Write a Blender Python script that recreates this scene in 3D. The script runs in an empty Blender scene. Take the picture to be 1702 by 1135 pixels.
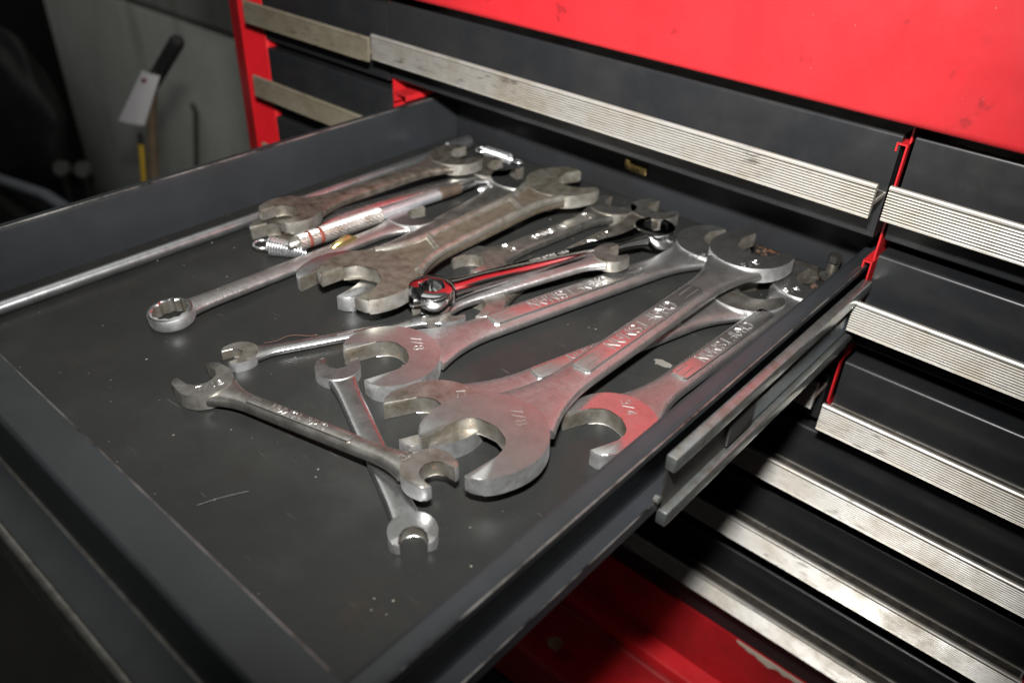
import bpy, bmesh, math, random
from mathutils import Vector, Matrix, noise

random.seed(7)
scene = bpy.context.scene
COL = scene.collection
U = 0.185                       # camera height above the drawer floor in metres; cabinet sizes below are in this unit
MM = 0.001

# ------------------------------------------------------------------ camera
cam_d = bpy.data.cameras.new('camera')
cam = bpy.data.objects.new('camera', cam_d)
COL.objects.link(cam)
right = Vector((0.7477865, 0.6630757, 0.03385228))
up = Vector((-0.39272238, 0.40063202, 0.82780621))
fwd = Vector((-0.53533587, 0.63231685, -0.55999188))
M = Matrix.Identity(4)
for i in range(3):
    M[i][0] = right[i]; M[i][1] = up[i]; M[i][2] = -fwd[i]
CAMPOS = Vector((0, 0, U))
M.translation = CAMPOS
cam.matrix_world = M
cam_d.sensor_width = 22.2
cam_d.lens = 22.2 * 1384 / 1702
cam_d.clip_start = 0.005
cam_d.clip_end = 50
cam_d.dof.use_dof = True
cam_d.dof.focus_distance = 0.30
cam_d.dof.aperture_fstop = 6.3
scene.camera = cam

# ------------------------------------------------------------------ ambient light of the workshop
world = bpy.data.worlds.new('World'); scene.world = world
world.use_nodes = True
bgn = world.node_tree.nodes['Background']
bgn.inputs[0].default_value = (0.95, 1.0, 0.98, 1)
bgn.inputs[1].default_value = 0.035

# ------------------------------------------------------------------ the camera's flash
fl = bpy.data.lights.new('flash', 'AREA')
fl.shape = 'RECTANGLE'; fl.size = 0.034; fl.size_y = 0.016
fl.energy = 1.7
fl.spread = math.radians(86)
fl.color = (1.0, 0.98, 0.95)
flo = bpy.data.objects.new('flash', fl); COL.objects.link(flo)
FM = M.copy(); FM.translation = CAMPOS + up * 0.085 - fwd * 0.012
flo.matrix_world = FM

# the workshop's ceiling light, a big diffuser high above the chest
cl = bpy.data.lights.new('ceiling_light', 'AREA'); cl.shape = 'RECTANGLE'; cl.size = 3.0; cl.size_y = 2.2; cl.energy = 18.0
cl.color = (1.0, 0.99, 0.95)
clo = bpy.data.objects.new('ceiling_light', cl); COL.objects.link(clo); clo.location = (-1.45, 1.15, 1.55)

vs = scene.view_settings
vs.view_transform = 'Standard'; vs.look = 'None'; vs.gamma = 1; vs.exposure = 0.0
vs.use_curve_mapping = False
scene.render.engine = 'CYCLES'

# ================================================================== helpers
def tag(o, label=None, cat=None, group=None, kind=None):
    if label: o['label'] = label
    if cat: o['category'] = cat
    if group: o['group'] = group
    if kind: o['kind'] = kind
    return o

def empty(name, loc=(0, 0, 0), mat=None):
    o = bpy.data.objects.new(name, None); COL.objects.link(o)
    o.empty_display_size = 0.01
    if mat is not None: o.matrix_world = mat
    else: o.location = loc
    return o

def shade(bm, ang=32):
    a = math.radians(ang)
    for f in bm.faces: f.smooth = True
    for e in bm.edges:
        if len(e.link_faces) == 2:
            e.smooth = e.calc_face_angle(0) < a

def obj(name, bm, mat, parent=None, ang=32, recalc=True):
    if recalc: bmesh.ops.recalc_face_normals(bm, faces=bm.faces[:])
    shade(bm, ang)
    me = bpy.data.meshes.new(name); bm.to_mesh(me); bm.free()
    if mat: me.materials.append(mat)
    o = bpy.data.objects.new(name, me); COL.objects.link(o)
    if parent is not None: o.parent = parent
    return o

def box(bm, x0, x1, y0, y1, z0, z1, bev=0, seg=2):
    vsx = [bm.verts.new((x, y, z)) for z in (z0, z1) for y in (y0, y1) for x in (x0, x1)]
    idx = [(0, 2, 3, 1), (4, 5, 7, 6), (0, 1, 5, 4), (2, 6, 7, 3), (0, 4, 6, 2), (1, 3, 7, 5)]
    fs = [bm.faces.new([vsx[i] for i in q]) for q in idx]
    if bev:
        es = list({e for f in fs for e in f.edges})
        bmesh.ops.bevel(bm, geom=es, offset=bev, segments=seg, affect='EDGES', profile=0.5)
    return bm

def nbox(*a, **k): return box(bmesh.new(), *a, **k)

def extrude_profile(pts, axis, a0, a1, closed=True):
    """pts: 2-D polygon; axis 'x': pts are (y,z); 'y': (x,z); 'z': (x,y)."""
    bm = bmesh.new()
    def P(p, a):
        if axis == 'x': return (a, p[0], p[1])
        if axis == 'y': return (p[0], a, p[1])
        return (p[0], p[1], a)
    A = [bm.verts.new(P(p, a0)) for p in pts]
    B = [bm.verts.new(P(p, a1)) for p in pts]
    n = len(pts)
    for i in range(n if closed else n - 1):
        j = (i + 1) % n
        bm.faces.new((A[i], A[j], B[j], B[i]))
    if closed:
        bm.faces.new(A[::-1]); bm.faces.new(B)
    return bm

def outline_solid(bm, pts, z0, z1, bev=0.0, seg=2):
    A = [bm.verts.new((p[0], p[1], z0)) for p in pts]
    B = [bm.verts.new((p[0], p[1], z1)) for p in pts]
    n = len(pts)
    for i in range(n):
        j = (i + 1) % n
        bm.faces.new((A[i], A[j], B[j], B[i]))
    fa = bm.faces.new(A[::-1]); fb = bm.faces.new(B)
    if bev:
        es = list(fa.edges) + list(fb.edges)
        bmesh.ops.bevel(bm, geom=es, offset=bev, segments=seg, affect='EDGES', profile=0.5)
    return bm

def tube(bm, path, rad, n=10, caps=True):
    pts = [Vector(p) for p in path]
    rads = rad if isinstance(rad, (list, tuple)) else [rad] * len(pts)
    rings = []; up0 = None
    for i, p in enumerate(pts):
        t = (pts[min(i + 1, len(pts) - 1)] - pts[max(i - 1, 0)]).normalized()
        if up0 is None:
            ref = Vector((0, 0, 1)) if abs(t.z) < 0.9 else Vector((1, 0, 0))
            up0 = (ref - t * ref.dot(t)).normalized()
        else:
            up0 = (up0 - t * up0.dot(t)).normalized()
        s = t.cross(up0)
        rings.append([bm.verts.new(p + (up0 * math.cos(a) + s * math.sin(a)) * rads[i])
                      for a in [2 * math.pi * k / n for k in range(n)]])
    for r0, r1 in zip(rings, rings[1:]):
        for k in range(n):
            bm.faces.new((r0[k], r0[(k + 1) % n], r1[(k + 1) % n], r1[k]))
    if caps:
        bm.faces.new(rings[0][::-1]); bm.faces.new(rings[-1])
    return bm

# ================================================================== materials
def newmat(name):
    m = bpy.data.materials.new(name); m.use_nodes = True
    nt = m.node_tree; b = nt.nodes['Principled BSDF']
    return m, nt, b

def nd(nt, t, **kw):
    n = nt.nodes.new(t)
    for k, v in kw.items():
        if k in n.inputs: n.inputs[k].default_value = v
        else: setattr(n, k, v)
    return n

def coords(nt, space='Object', scale=(1, 1, 1)):
    tc = nt.nodes.new('ShaderNodeTexCoord')
    mp = nt.nodes.new('ShaderNodeMapping'); mp.inputs['Scale'].default_value = scale
    nt.links.new(tc.outputs[space], mp.inputs[0])
    return mp.outputs[0]

def noise_n(nt, vec, scale, detail=4, rough=0.55, dist=0.0):
    n = nd(nt, 'ShaderNodeTexNoise', Scale=scale, Detail=detail, Roughness=rough, Distortion=dist)
    nt.links.new(vec, n.inputs['Vector'])
    return n.outputs['Fac']

def ramp(nt, fac, a, b, ca=(0, 0, 0, 1), cb=(1, 1, 1, 1)):
    r = nt.nodes.new('ShaderNodeValToRGB')
    r.color_ramp.elements[0].position = a; r.color_ramp.elements[1].position = b
    r.color_ramp.elements[0].color = ca; r.color_ramp.elements[1].color = cb
    nt.links.new(fac, r.inputs[0])
    return r.outputs[0]

def mix(nt, fac, a, b):
    m = nt.nodes.new('ShaderNodeMix'); m.data_type = 'RGBA'
    for s, v in ((m.inputs[6], a), (m.inputs[7], b)):
        if isinstance(v, tuple): s.default_value = v
        else: nt.links.new(v, s)
    if isinstance(fac, float): m.inputs[0].default_value = fac
    else: nt.links.new(fac, m.inputs[0])
    return m.outputs[2]

def maprange(nt, v, a, b, c, d):
    m = nt.nodes.new('ShaderNodeMapRange')
    for i, q in enumerate((a, b, c, d)): m.inputs[i + 1].default_value = q
    nt.links.new(v, m.inputs[0])
    return m.outputs[0]

def math_n(nt, op, a, b):
    m = nt.nodes.new('ShaderNodeMath'); m.operation = op
    for i, v in enumerate((a, b)):
        if isinstance(v, (int, float)): m.inputs[i].default_value = v
        else: nt.links.new(v, m.inputs[i])
    return m.outputs[0]

def bump(nt, b, h, strength, dist):
    n = nd(nt, 'ShaderNodeBump', Strength=strength, Distance=dist)
    nt.links.new(h, n.inputs['Height']); nt.links.new(n.outputs[0], b.inputs['Normal'])

def c4(c): return (c[0], c[1], c[2], 1)

def steel(name, base=(0.6, 0.6, 0.59), grime=(0.2, 0.18, 0.15), gr=(0.45, 0.75), rough=(0.28, 0.45),
          rust=0.0, grain=0.10, gscale=1600, seed=0.0, metal=0.92, gsize=230, mott=0.35):
    m, nt, b = newmat(name)
    v = coords(nt)
    off = nt.nodes.new('ShaderNodeVectorMath'); off.operation = 'ADD'
    off.inputs[1].default_value = (seed, seed * 0.7, seed * 1.3)
    nt.links.new(v, off.inputs[0]); v = off.outputs[0]
    n1 = noise_n(nt, v, gsize, 6, 0.62)
    g = ramp(nt, n1, gr[0], gr[1])
    col = mix(nt, g, c4(base), c4(grime))
    n3 = noise_n(nt, v, 420, 5, 0.6)
    g3 = ramp(nt, n3, 0.5, 0.85)
    col = mix(nt, math_n(nt, 'MULTIPLY', g3, mott), col, c4([x * 0.45 for x in base]))
    met = None
    if rust > 0:
        n2 = noise_n(nt, v, 130, 8, 0.7, 0.4)
        r = ramp(nt, n2, 0.74 - rust * 0.25, 0.80 - rust * 0.2)
        rc = mix(nt, noise_n(nt, v, 700, 3), (0.09, 0.035, 0.016, 1), (0.30, 0.12, 0.045, 1))
        col = mix(nt, r, col, rc)
        met = maprange(nt, r, 0, 1, metal, 0.1)
        nt.links.new(met, b.inputs['Metallic'])
    else:
        b.inputs['Metallic'].default_value = metal
    nt.links.new(col, b.inputs['Base Color'])
    ro = maprange(nt, noise_n(nt, v, 160, 5, 0.6), 0.25, 0.75, rough[0], rough[1])
    if rust > 0:
        ro = math_n(nt, 'MAXIMUM', ro, math_n(nt, 'MULTIPLY', r, 0.8))
    nt.links.new(ro, b.inputs['Roughness'])
    bump(nt, b, noise_n(nt, v, gscale, 3, 0.6), grain, 0.0004)
    return m

MAT_CHROME = steel('satin_steel', (0.54, 0.545, 0.55), (0.32, 0.305, 0.28), (0.5, 0.85), (0.18, 0.31), 0, 0.10, seed=1, metal=0.98)
MAT_HEAD = steel('ground_steel', (0.58, 0.578, 0.57), (0.48, 0.465, 0.43), (0.45, 0.85), (0.25, 0.32), 0.10, 0.04, seed=4, metal=0.97, mott=0.12)
MAT_PEBBLE = steel('pebbled_steel', (0.48, 0.475, 0.47), (0.32, 0.305, 0.28), (0.5, 0.85), (0.28, 0.40), 0, 0.45, gscale=1100, seed=2, metal=0.96)
MAT_POLISH = steel('polished_chrome', (0.60, 0.61, 0.62), (0.40, 0.40, 0.40), (0.6, 0.95), (0.05, 0.12), 0, 0.02, seed=3, metal=1.0)
MAT_DARKST = steel('oily_dark_steel', (0.27, 0.25, 0.215), (0.09, 0.078, 0.058), (0.35, 0.7), (0.26, 0.42), 0.10, 0.2, gscale=900, seed=5, metal=0.85)
MAT_RUSTY = steel('rusty_forged_steel', (0.185, 0.175, 0.145), (0.085, 0.07, 0.05), (0.4, 0.72), (0.32, 0.46), 0.18, 0.25, gscale=700, seed=6, metal=0.75)
MAT_RIB = steel('rubbed_forged_edge', (0.33, 0.32, 0.285), (0.15, 0.125, 0.09), (0.45, 0.75), (0.30, 0.42), 0.14, 0.2, gscale=700, seed=27, metal=0.85)
MAT_RECESS = steel('rusty_recess', (0.10, 0.085, 0.063), (0.05, 0.038, 0.026), (0.3, 0.7), (0.45, 0.65), 0.24, 0.35, gscale=700, seed=7, metal=0.4)
MAT_SPOT = steel('rust_spotted_steel', (0.50, 0.49, 0.46), (0.28, 0.24, 0.18), (0.4, 0.75), (0.24, 0.38), 0.45, 0.08, seed=8, metal=0.96)
MAT_DULL = steel('dull_grey_steel', (0.42, 0.41, 0.385), (0.22, 0.205, 0.175), (0.4, 0.75), (0.25, 0.40), 0.20, 0.1, seed=9, metal=0.95)
MAT_ZINC = steel('bright_zinc', (0.78, 0.80, 0.82), (0.5, 0.5, 0.5), (0.5, 0.9), (0.2, 0.32), 0, 0.03, seed=10)
MAT_TUBE = steel('satin_zinc_tube', (0.66, 0.69, 0.72), (0.45, 0.46, 0.47), (0.5, 0.9), (0.38, 0.5), 0, 0.05, seed=23)
MAT_ROD = steel('rod_steel', (0.50, 0.52, 0.53), (0.30, 0.30, 0.29), (0.5, 0.9), (0.28, 0.38), 0, 0.05, seed=24, metal=0.97)
MAT_GALV = steel('galvanised_rail', (0.36, 0.39, 0.39), (0.25, 0.225, 0.175), (0.42, 0.75), (0.28, 0.40), 0.04, 0.12, seed=11)
MAT_SPARK = steel('galvanised_strip', (0.36, 0.41, 0.44), (0.26, 0.29, 0.31), (0.3, 0.8), (0.35, 0.55), 0, 0.6, gscale=900, seed=12)
MAT_BRASS = steel('worn_brass', (0.62, 0.48, 0.20), (0.3, 0.22, 0.09), (0.4, 0.75), (0.25, 0.4), 0, 0.1, seed=13)
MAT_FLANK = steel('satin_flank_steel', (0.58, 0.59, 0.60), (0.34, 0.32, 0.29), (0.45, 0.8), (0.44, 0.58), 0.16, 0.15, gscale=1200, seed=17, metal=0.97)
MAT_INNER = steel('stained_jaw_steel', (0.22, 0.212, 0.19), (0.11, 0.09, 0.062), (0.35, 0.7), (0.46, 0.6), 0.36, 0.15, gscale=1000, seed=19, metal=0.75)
MAT_FLANKDULL = steel('dull_flank_steel', (0.34, 0.33, 0.305), (0.16, 0.14, 0.11), (0.4, 0.75), (0.45, 0.6), 0.30, 0.2, gscale=900, seed=18, metal=0.9)
MAT_LETTER = steel('raised_letter_steel', (0.48, 0.47, 0.46), (0.34, 0.33, 0.31), (0.5, 0.9), (0.25, 0.34), 0, 0.03, seed=14)
MAT_DARKMARK = steel('stamped_dark_mark', (0.10, 0.09, 0.08), (0.05, 0.045, 0.04), (0.3, 0.7), (0.5, 0.6), 0, 0.03, seed=15, metal=0.3)
MAT_KNURL = steel('knurled_steel', (0.74, 0.73, 0.70), (0.4, 0.36, 0.3), (0.45, 0.8), (0.24, 0.38), 0, 0.03, seed=16)

MAT_WORN = steel('worn_bare_edge', (0.42, 0.41, 0.39), (0.05, 0.05, 0.05), (0.40, 0.60), (0.25, 0.4), 0.1, 0.1, gsize=60, seed=21, metal=0.9)

def painted(name, base, dirt, rough=(0.3, 0.45), speck=0.0, scuff=0.25, rust=0.0, orange_peel=0.03, seed=0.0, spec=0.5, dscale=30, chips=0.0, chipcol=(0.55, 0.5, 0.46)):
    m, nt, b = newmat(name)
    v = coords(nt)
    off = nt.nodes.new('ShaderNodeVectorMath'); off.operation = 'ADD'
    off.inputs[1].default_value = (seed, seed * 0.7, seed * 1.3)
    nt.links.new(v, off.inputs[0]); v = off.outputs[0]
    n1 = noise_n(nt, v, dscale, 8, 0.62)
    col = mix(nt, ramp(nt, n1, 0.42, 0.78), c4(base), c4(dirt))
    n2 = noise_n(nt, v, dscale * 9, 4, 0.6)
    col = mix(nt, math_n(nt, 'MULTIPLY', ramp(nt, n2, 0.55, 0.8), scuff), col, c4(dirt))
    if speck > 0:
        vo = nd(nt, 'ShaderNodeTexVoronoi', Scale=260.0)
        nt.links.new(v, vo.inputs['Vector'])
        sp = ramp(nt, vo.outputs['Distance'], 0.0, speck, (1, 1, 1, 1), (0, 0, 0, 1))
        gate = ramp(nt, noise_n(nt, v, 60, 2), 0.50, 0.62)
        col = mix(nt, math_n(nt, 'MULTIPLY', sp, gate), col, (0.30, 0.28, 0.24, 1))
    if chips > 0:
        n4 = noise_n(nt, v, 85, 4, 0.5)
        k = ramp(nt, n4, 0.80 - chips, 0.88 - chips)
        col = mix(nt, k, col, c4(chipcol))
    if rust > 0:
        n3 = noise_n(nt, v, 110, 6, 0.7)
        r = ramp(nt, n3, 0.76 - rust * 0.2, 0.80 - rust * 0.2)
        col = mix(nt, r, col, (0.25, 0.075, 0.03, 1))
    nt.links.new(col, b.inputs['Base Color'])
    ro = maprange(nt, noise_n(nt, v, dscale * 3, 6, 0.65), 0.3, 0.7, rough[0], rough[1])
    nt.links.new(ro, b.inputs['Roughness'])
    b.inputs['Specular IOR Level'].default_value = spec
    bump(nt, b, noise_n(nt, v, 900, 3, 0.6), orange_peel, 0.0005)
    return m

MAT_BLACK = painted('black_drawer_paint', (0.011, 0.0118, 0.0132), (0.019, 0.0185, 0.018), (0.28, 0.42), seed=1, scuff=0.4, spec=0.42)
MAT_BACK = painted('drawer_back_paint', (0.017, 0.018, 0.020), (0.012, 0.012, 0.012), (0.42, 0.6), seed=31, spec=0.12, rust=0.22)
MAT_BLACKIN = painted('black_interior_paint', (0.006, 0.006, 0.0065), (0.011, 0.011, 0.010), (0.3, 0.45), seed=2, spec=0.3)
MAT_SIDE = painted('grey_drawer_side_paint', (0.017, 0.019, 0.0215), (0.012, 0.013, 0.0135), (0.30, 0.44), spec=0.4, seed=3, scuff=0.2, dscale=18)
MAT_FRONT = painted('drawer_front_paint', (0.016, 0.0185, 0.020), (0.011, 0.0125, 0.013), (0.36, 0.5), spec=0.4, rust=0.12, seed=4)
MAT_RED = painted('red_chest_paint', (0.60, 0.012, 0.018), (0.40, 0.010, 0.013), (0.26, 0.42), scuff=0.2, seed=5, dscale=14, chips=0.0)
MAT_REDLID = painted('red_lid_paint', (0.37, 0.0145, 0.019), (0.24, 0.010, 0.013), (0.36, 0.55), scuff=0.45, spec=0.32, seed=6, dscale=12, chips=0.17, chipcol=(0.17, 0.010, 0.013), speck=0.05)
MAT_REDDIRTSHADE = painted('dirty_shaded_red_paint', (0.42, 0.010, 0.014), (0.16, 0.008, 0.009), (0.35, 0.55), scuff=0.5, seed=7, dscale=22)  # dirty red; on the slide hangers it also paints their shadow
MAT_RUBBER = painted('black_rubber', (0.012, 0.012, 0.012), (0.02, 0.02, 0.02), (0.5, 0.7), seed=8)
MAT_DARK = painted('dark_grimy_shaded_metal', (0.012, 0.011, 0.010), (0.022, 0.019, 0.015), (0.45, 0.65), seed=9)  # grimy metal; on the rail webs it stands in for recess shade

def floor_mat():
    m, nt, b = newmat('drawer_floor_paint')
    v = coords(nt)
    n1 = noise_n(nt, v, 22, 8, 0.65)
    col = mix(nt, ramp(nt, n1, 0.35, 0.7), (0.0120, 0.0128, 0.0128, 1), (0.0175, 0.0178, 0.0165, 1))
    n2 = noise_n(nt, v, 70, 6, 0.7)
    col = mix(nt, math_n(nt, 'MULTIPLY', ramp(nt, n2, 0.56, 0.74), 0.6), col, (0.016, 0.013, 0.010, 1))
    n5 = noise_n(nt, v, 38, 7, 0.72, 0.5)
    col = mix(nt, math_n(nt, 'MULTIPLY', ramp(nt, n5, 0.58, 0.72), 0.3), col, (0.034, 0.024, 0.016, 1))
    n6 = noise_n(nt, v, 14, 5, 0.6)
    col = mix(nt, math_n(nt, 'MULTIPLY', ramp(nt, n6, 0.52, 0.72), 0.5), col, (0.030, 0.031, 0.030, 1))
    # scratches
    vs_ = coords(nt, scale=(30, 420, 30))
    sc = ramp(nt, noise_n(nt, vs_, 2.0, 3, 0.5, 0.6), 0.70, 0.76)
    col = mix(nt, math_n(nt, 'MULTIPLY', sc, 0.35), col, (0.09, 0.085, 0.08, 1))
    # dust grains
    vo = nd(nt, 'ShaderNodeTexVoronoi', Scale=210.0)
    nt.links.new(v, vo.inputs['Vector'])
    sp = ramp(nt, vo.outputs['Distance'], 0.04, 0.10, (1, 1, 1, 1), (0, 0, 0, 1))
    gate = ramp(nt, noise_n(nt, v, 95, 2), 0.55, 0.60)
    col = mix(nt, math_n(nt, 'MULTIPLY', sp, gate), col, (0.17, 0.155, 0.13, 1))
    # rust bloom in the far right corner
    sep = nt.nodes.new('ShaderNodeSeparateXYZ'); nt.links.new(v, sep.inputs[0])
    gx = math_n(nt, 'SUBTRACT', 1.0, math_n(nt, 'MULTIPLY', math_n(nt, 'ABSOLUTE', math_n(nt, 'ADD', sep.outputs[0], 0.140), 0), 26.0))
    gy = math_n(nt, 'SUBTRACT', 1.0, math_n(nt, 'MULTIPLY', math_n(nt, 'ABSOLUTE', math_n(nt, 'SUBTRACT', sep.outputs[1], 0.355), 0), 80.0))
    zone = math_n(nt, 'MAXIMUM', 0.0, math_n(nt, 'MULTIPLY', math_n(nt, 'MAXIMUM', gx, 0.0), math_n(nt, 'MAXIMUM', gy, 0.0)))
    rn = noise_n(nt, v, 520, 6, 0.75)
    r = ramp(nt, math_n(nt, 'MULTIPLY', rn, math_n(nt, 'ADD', 0.55, zone)), 0.74, 0.84)
    col = mix(nt, r, col, (0.20, 0.085, 0.04, 1))
    nt.links.new(col, b.inputs['Base Color'])
    ro = maprange(nt, noise_n(nt, v, 45, 7, 0.68), 0.3, 0.72, 0.22, 0.42)
    nt.links.new(ro, b.inputs['Roughness'])
    b.inputs['Specular IOR Level'].default_value = 0.15
    bump(nt, b, noise_n(nt, v, 260, 4, 0.6), 0.06, 0.0006)
    return m
MAT_FLOOR = floor_mat()

def alu_mat(name, c1, c2, c3):
    m, nt, b = newmat(name)
    v = coords(nt)
    vs_ = coords(nt, scale=(60, 300, 900))
    n1 = noise_n(nt, v, 45, 8, 0.68)
    col = mix(nt, ramp(nt, n1, 0.42, 0.72), c4(c1), c4(c2))
    st = noise_n(nt, vs_, 1.0, 5, 0.7)
    col = mix(nt, math_n(nt, 'MULTIPLY', ramp(nt, st, 0.52, 0.78), 0.6), col, c4(c3))
    n3 = noise_n(nt, coords(nt, scale=(120, 400, 500)), 1.0, 3, 0.5)
    gate = ramp(nt, noise_n(nt, v, 24, 2), 0.50, 0.62)
    col = mix(nt, math_n(nt, 'MULTIPLY', math_n(nt, 'MULTIPLY', ramp(nt, n3, 0.60, 0.70), gate), 0.7), col, (0.05, 0.038, 0.03, 1))
    nt.links.new(col, b.inputs['Base Color'])
    b.inputs['Metallic'].default_value = 0.72
    nt.links.new(maprange(nt, n1, 0.3, 0.7, 0.34, 0.52), b.inputs['Roughness'])
    bump(nt, b, noise_n(nt, v, 1200, 3), 0.06, 0.0004)
    return m
MAT_ALU = alu_mat('ridged_aluminium', (0.53, 0.515, 0.485), (0.35, 0.31, 0.245), (0.17, 0.135, 0.095))
MAT_ALUDIRTY = alu_mat('grimy_ridged_aluminium', (0.46, 0.42, 0.32), (0.29, 0.245, 0.17), (0.22, 0.17, 0.11))

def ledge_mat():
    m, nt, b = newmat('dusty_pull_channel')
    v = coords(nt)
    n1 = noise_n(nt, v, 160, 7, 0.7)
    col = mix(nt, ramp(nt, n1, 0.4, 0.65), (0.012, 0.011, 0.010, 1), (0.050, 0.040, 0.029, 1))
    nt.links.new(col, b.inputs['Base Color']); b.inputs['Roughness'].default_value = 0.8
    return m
MAT_DUST = ledge_mat()

def plain(name, col, rough=0.6, metal=0.0, var=0.3, scale=60):
    m, nt, b = newmat(name)
    v = coords(nt)
    n = noise_n(nt, v, scale, 6, 0.6)
    c = mix(nt, ramp(nt, n, 0.3, 0.75), c4(col), c4([x * (1 - var) for x in col]))
    nt.links.new(c, b.inputs['Base Color'])
    b.inputs['Roughness'].default_value = rough; b.inputs['Metallic'].default_value = metal
    return m

def concrete():
    m, nt, b = newmat('painted_concrete_wall')
    v = coords(nt)
    n = noise_n(nt, v, 5, 9, 0.65)
    c = mix(nt, ramp(nt, n, 0.3, 0.75), (0.72, 0.75, 0.69, 1), (0.54, 0.56, 0.50, 1))
    n2 = noise_n(nt, coords(nt, scale=(14, 14, 3)), 1.0, 6, 0.65)
    c = mix(nt, math_n(nt, 'MULTIPLY', ramp(nt, n2, 0.55, 0.8), 0.6), c, (0.20, 0.19, 0.14, 1))
    nt.links.new(c, b.inputs['Base Color']); b.inputs['Roughness'].default_value = 0.85
    bump(nt, b, noise_n(nt, v, 120, 5), 0.3, 0.003)
    return m

# ================================================================== the setting
g = nbox(-6, 4, -3, 5, -0.90, -0.85)
tag(obj('ground', g, plain('oil_dark_concrete', (0.035, 0.033, 0.030), 0.7, 0, 0.5, 6)), kind='structure')

YW = 4.3 * U
wall = empty('wall', (0, 0, 0)); tag(wall, kind='structure')
MAT_WALL = concrete()
# two courses with a recessed joint between them
obj('wall_course', nbox(-11.35 * U, 3.0, YW, YW + 0.2, -0.85, -1.115 * U, 0.002), MAT_WALL, wall)
obj('wall_course', nbox(-11.35 * U, 3.0, YW, YW + 0.2, -1.05 * U, 1.6, 0.002), MAT_WALL, wall)
obj('wall_joint', nbox(-11.34 * U, 3.0, YW + 0.02, YW + 0.19, -1.115 * U, -1.05 * U), plain('dirty_joint', (0.05, 0.05, 0.04), 0.9), wall)
dk = obj('dark_partition', nbox(-6.0, -11.4 * U, YW + 0.06, YW + 0.12, -0.85, 1.6), MAT_DARK)
tag(dk, kind='structure')

# ================================================================== tool chest (fixed frame)
YF = 1.735                      # plane of the drawer faces
XL, XR = -2.97, 0.30            # outer sides of the chest
chest = empty('tool_chest', (-1.3 * U, 2.3 * U, -1.43 * U))
tag(chest, 'large red steel tool chest frame with overhanging lid around the black drawers', 'tool chest')
def cpart(name, bm, mat, ang=32):
    o = obj(name, bm, mat)
    o.parent = chest; o.matrix_parent_inverse = Matrix.Translation(-chest.location)
    return o
def s(*a): return [q * U for q in a]

# left corner post: a bent front flange with an angled outer strip
post = [(-2.975, YF + 0.30), (-2.975, YF + 0.06), (-2.965, YF + 0.045), (-2.83, YF - 0.004), (-2.818, YF - 0.010), (-2.805, YF - 0.006),
        (-2.69, YF + 0.004), (-2.685, YF + 0.012), (-2.685, YF + 0.30)]
cpart('corner_post', extrude_profile([(x * U, y * U) for x, y in post], 'z', -1.43 * U, 0.50 * U), MAT_RED, 20)
post = [(0.32, YF + 0.30), (0.32, YF), (0.165, YF), (0.165, YF + 0.30)]
cpart('corner_post', extrude_profile([(x * U, y * U) for x, y in post], 'z', -1.43 * U, 0.50 * U), MAT_RED)
cpart('side_panel', nbox(*s(-2.972, -2.95, YF + 0.3, 3.7, -1.43, 0.5)), MAT_RED)
cpart('side_panel', nbox(*s(0.295, 0.317, YF + 0.3, 3.7, -1.43, 0.5)), MAT_RED)
cpart('back_panel', nbox(*s(-2.948, 0.293, 3.66, 3.70, -1.43, 0.5)), MAT_BLACKIN)
# dividers between the columns
cpart('divider', nbox(*s(-0.4555, -0.4515, YF + 0.012, 3.65, -0.28, 0.49)), MAT_REDDIRTSHADE)
cpart('divider', nbox(*s(-2.018, -2.014, YF + 0.012, 3.65, -0.28, 0.49)), MAT_REDDIRTSHADE)
cpart('shelf', nbox(*s(-2.94, 0.29, YF + 0.05, 3.65, -0.318, -0.308)), MAT_BLACKIN)
# red hanger channels that carry the slides of the second row
def hanger(xa, xb, zt, sgn, dp=0.12):
    t = 0.0035
    p = [(xa, zt - 0.018), (xa, zt), (xb, zt), (xb, zt - dp), (xb - sgn * t, zt - dp), (xb - sgn * t, zt - t), (xa + sgn * t, zt - t), (xa + sgn * t, zt - 0.018)]
    return extrude_profile([(x * U, z * U) for x, z in p], 'y', (YF - 0.004) * U, 3.0 * U)
cpart('slide_hanger', hanger(-0.470, -0.4500, 0.155, 1), MAT_REDDIRTSHADE)  # the hangers' shadow is put into this darker red
cpart('slide_hanger', hanger(-1.940, -1.998, 0.166, -1, 0.03), MAT_REDDIRTSHADE)
cpart('slide_hanger', hanger(-0.474, -0.4515, 0.42, 1), MAT_REDDIRTSHADE)
cpart('slide_hanger', hanger(-0.474, -0.4515, -0.11, 1), MAT_REDDIRTSHADE)
# lid: folded front, bottom return, top
lp = []
y0, zb, zt, r = 1.665, 0.474, 0.84, 0.018
def arc(cx, cy, r, a0, a1, n=5): return [(cx + r * math.cos(math.radians(a0 + (a1 - a0) * k / n)), cy + r * math.sin(math.radians(a0 + (a1 - a0) * k / n))) for k in range(n + 1)]
lp += [(YF + 0.08, zb)] + arc(y0 + r, zb + r, r, 270, 180) + arc(y0 + 0.05, zt - 0.05, 0.05, 180, 90) + [(3.70, zt), (3.70, zt - 0.02), (YF + 0.08, zt - 0.02)]
cpart('lid', extrude_profile([(a * U, b * U) for a, b in lp], 'x', XL * U, 0.32 * U), MAT_REDLID, 20)
# bottom rail under the last drawer
br = [(YF - 0.002, -1.195), (YF - 0.002, -1.43), (YF + 0.3, -1.43), (YF + 0.3, -1.195)]
cpart('bottom_rail', extrude_profile([(a * U, b * U) for a, b in br], 'x', -2.684 * U, 0.164 * U), MAT_REDDIRTSHADE)
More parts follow.
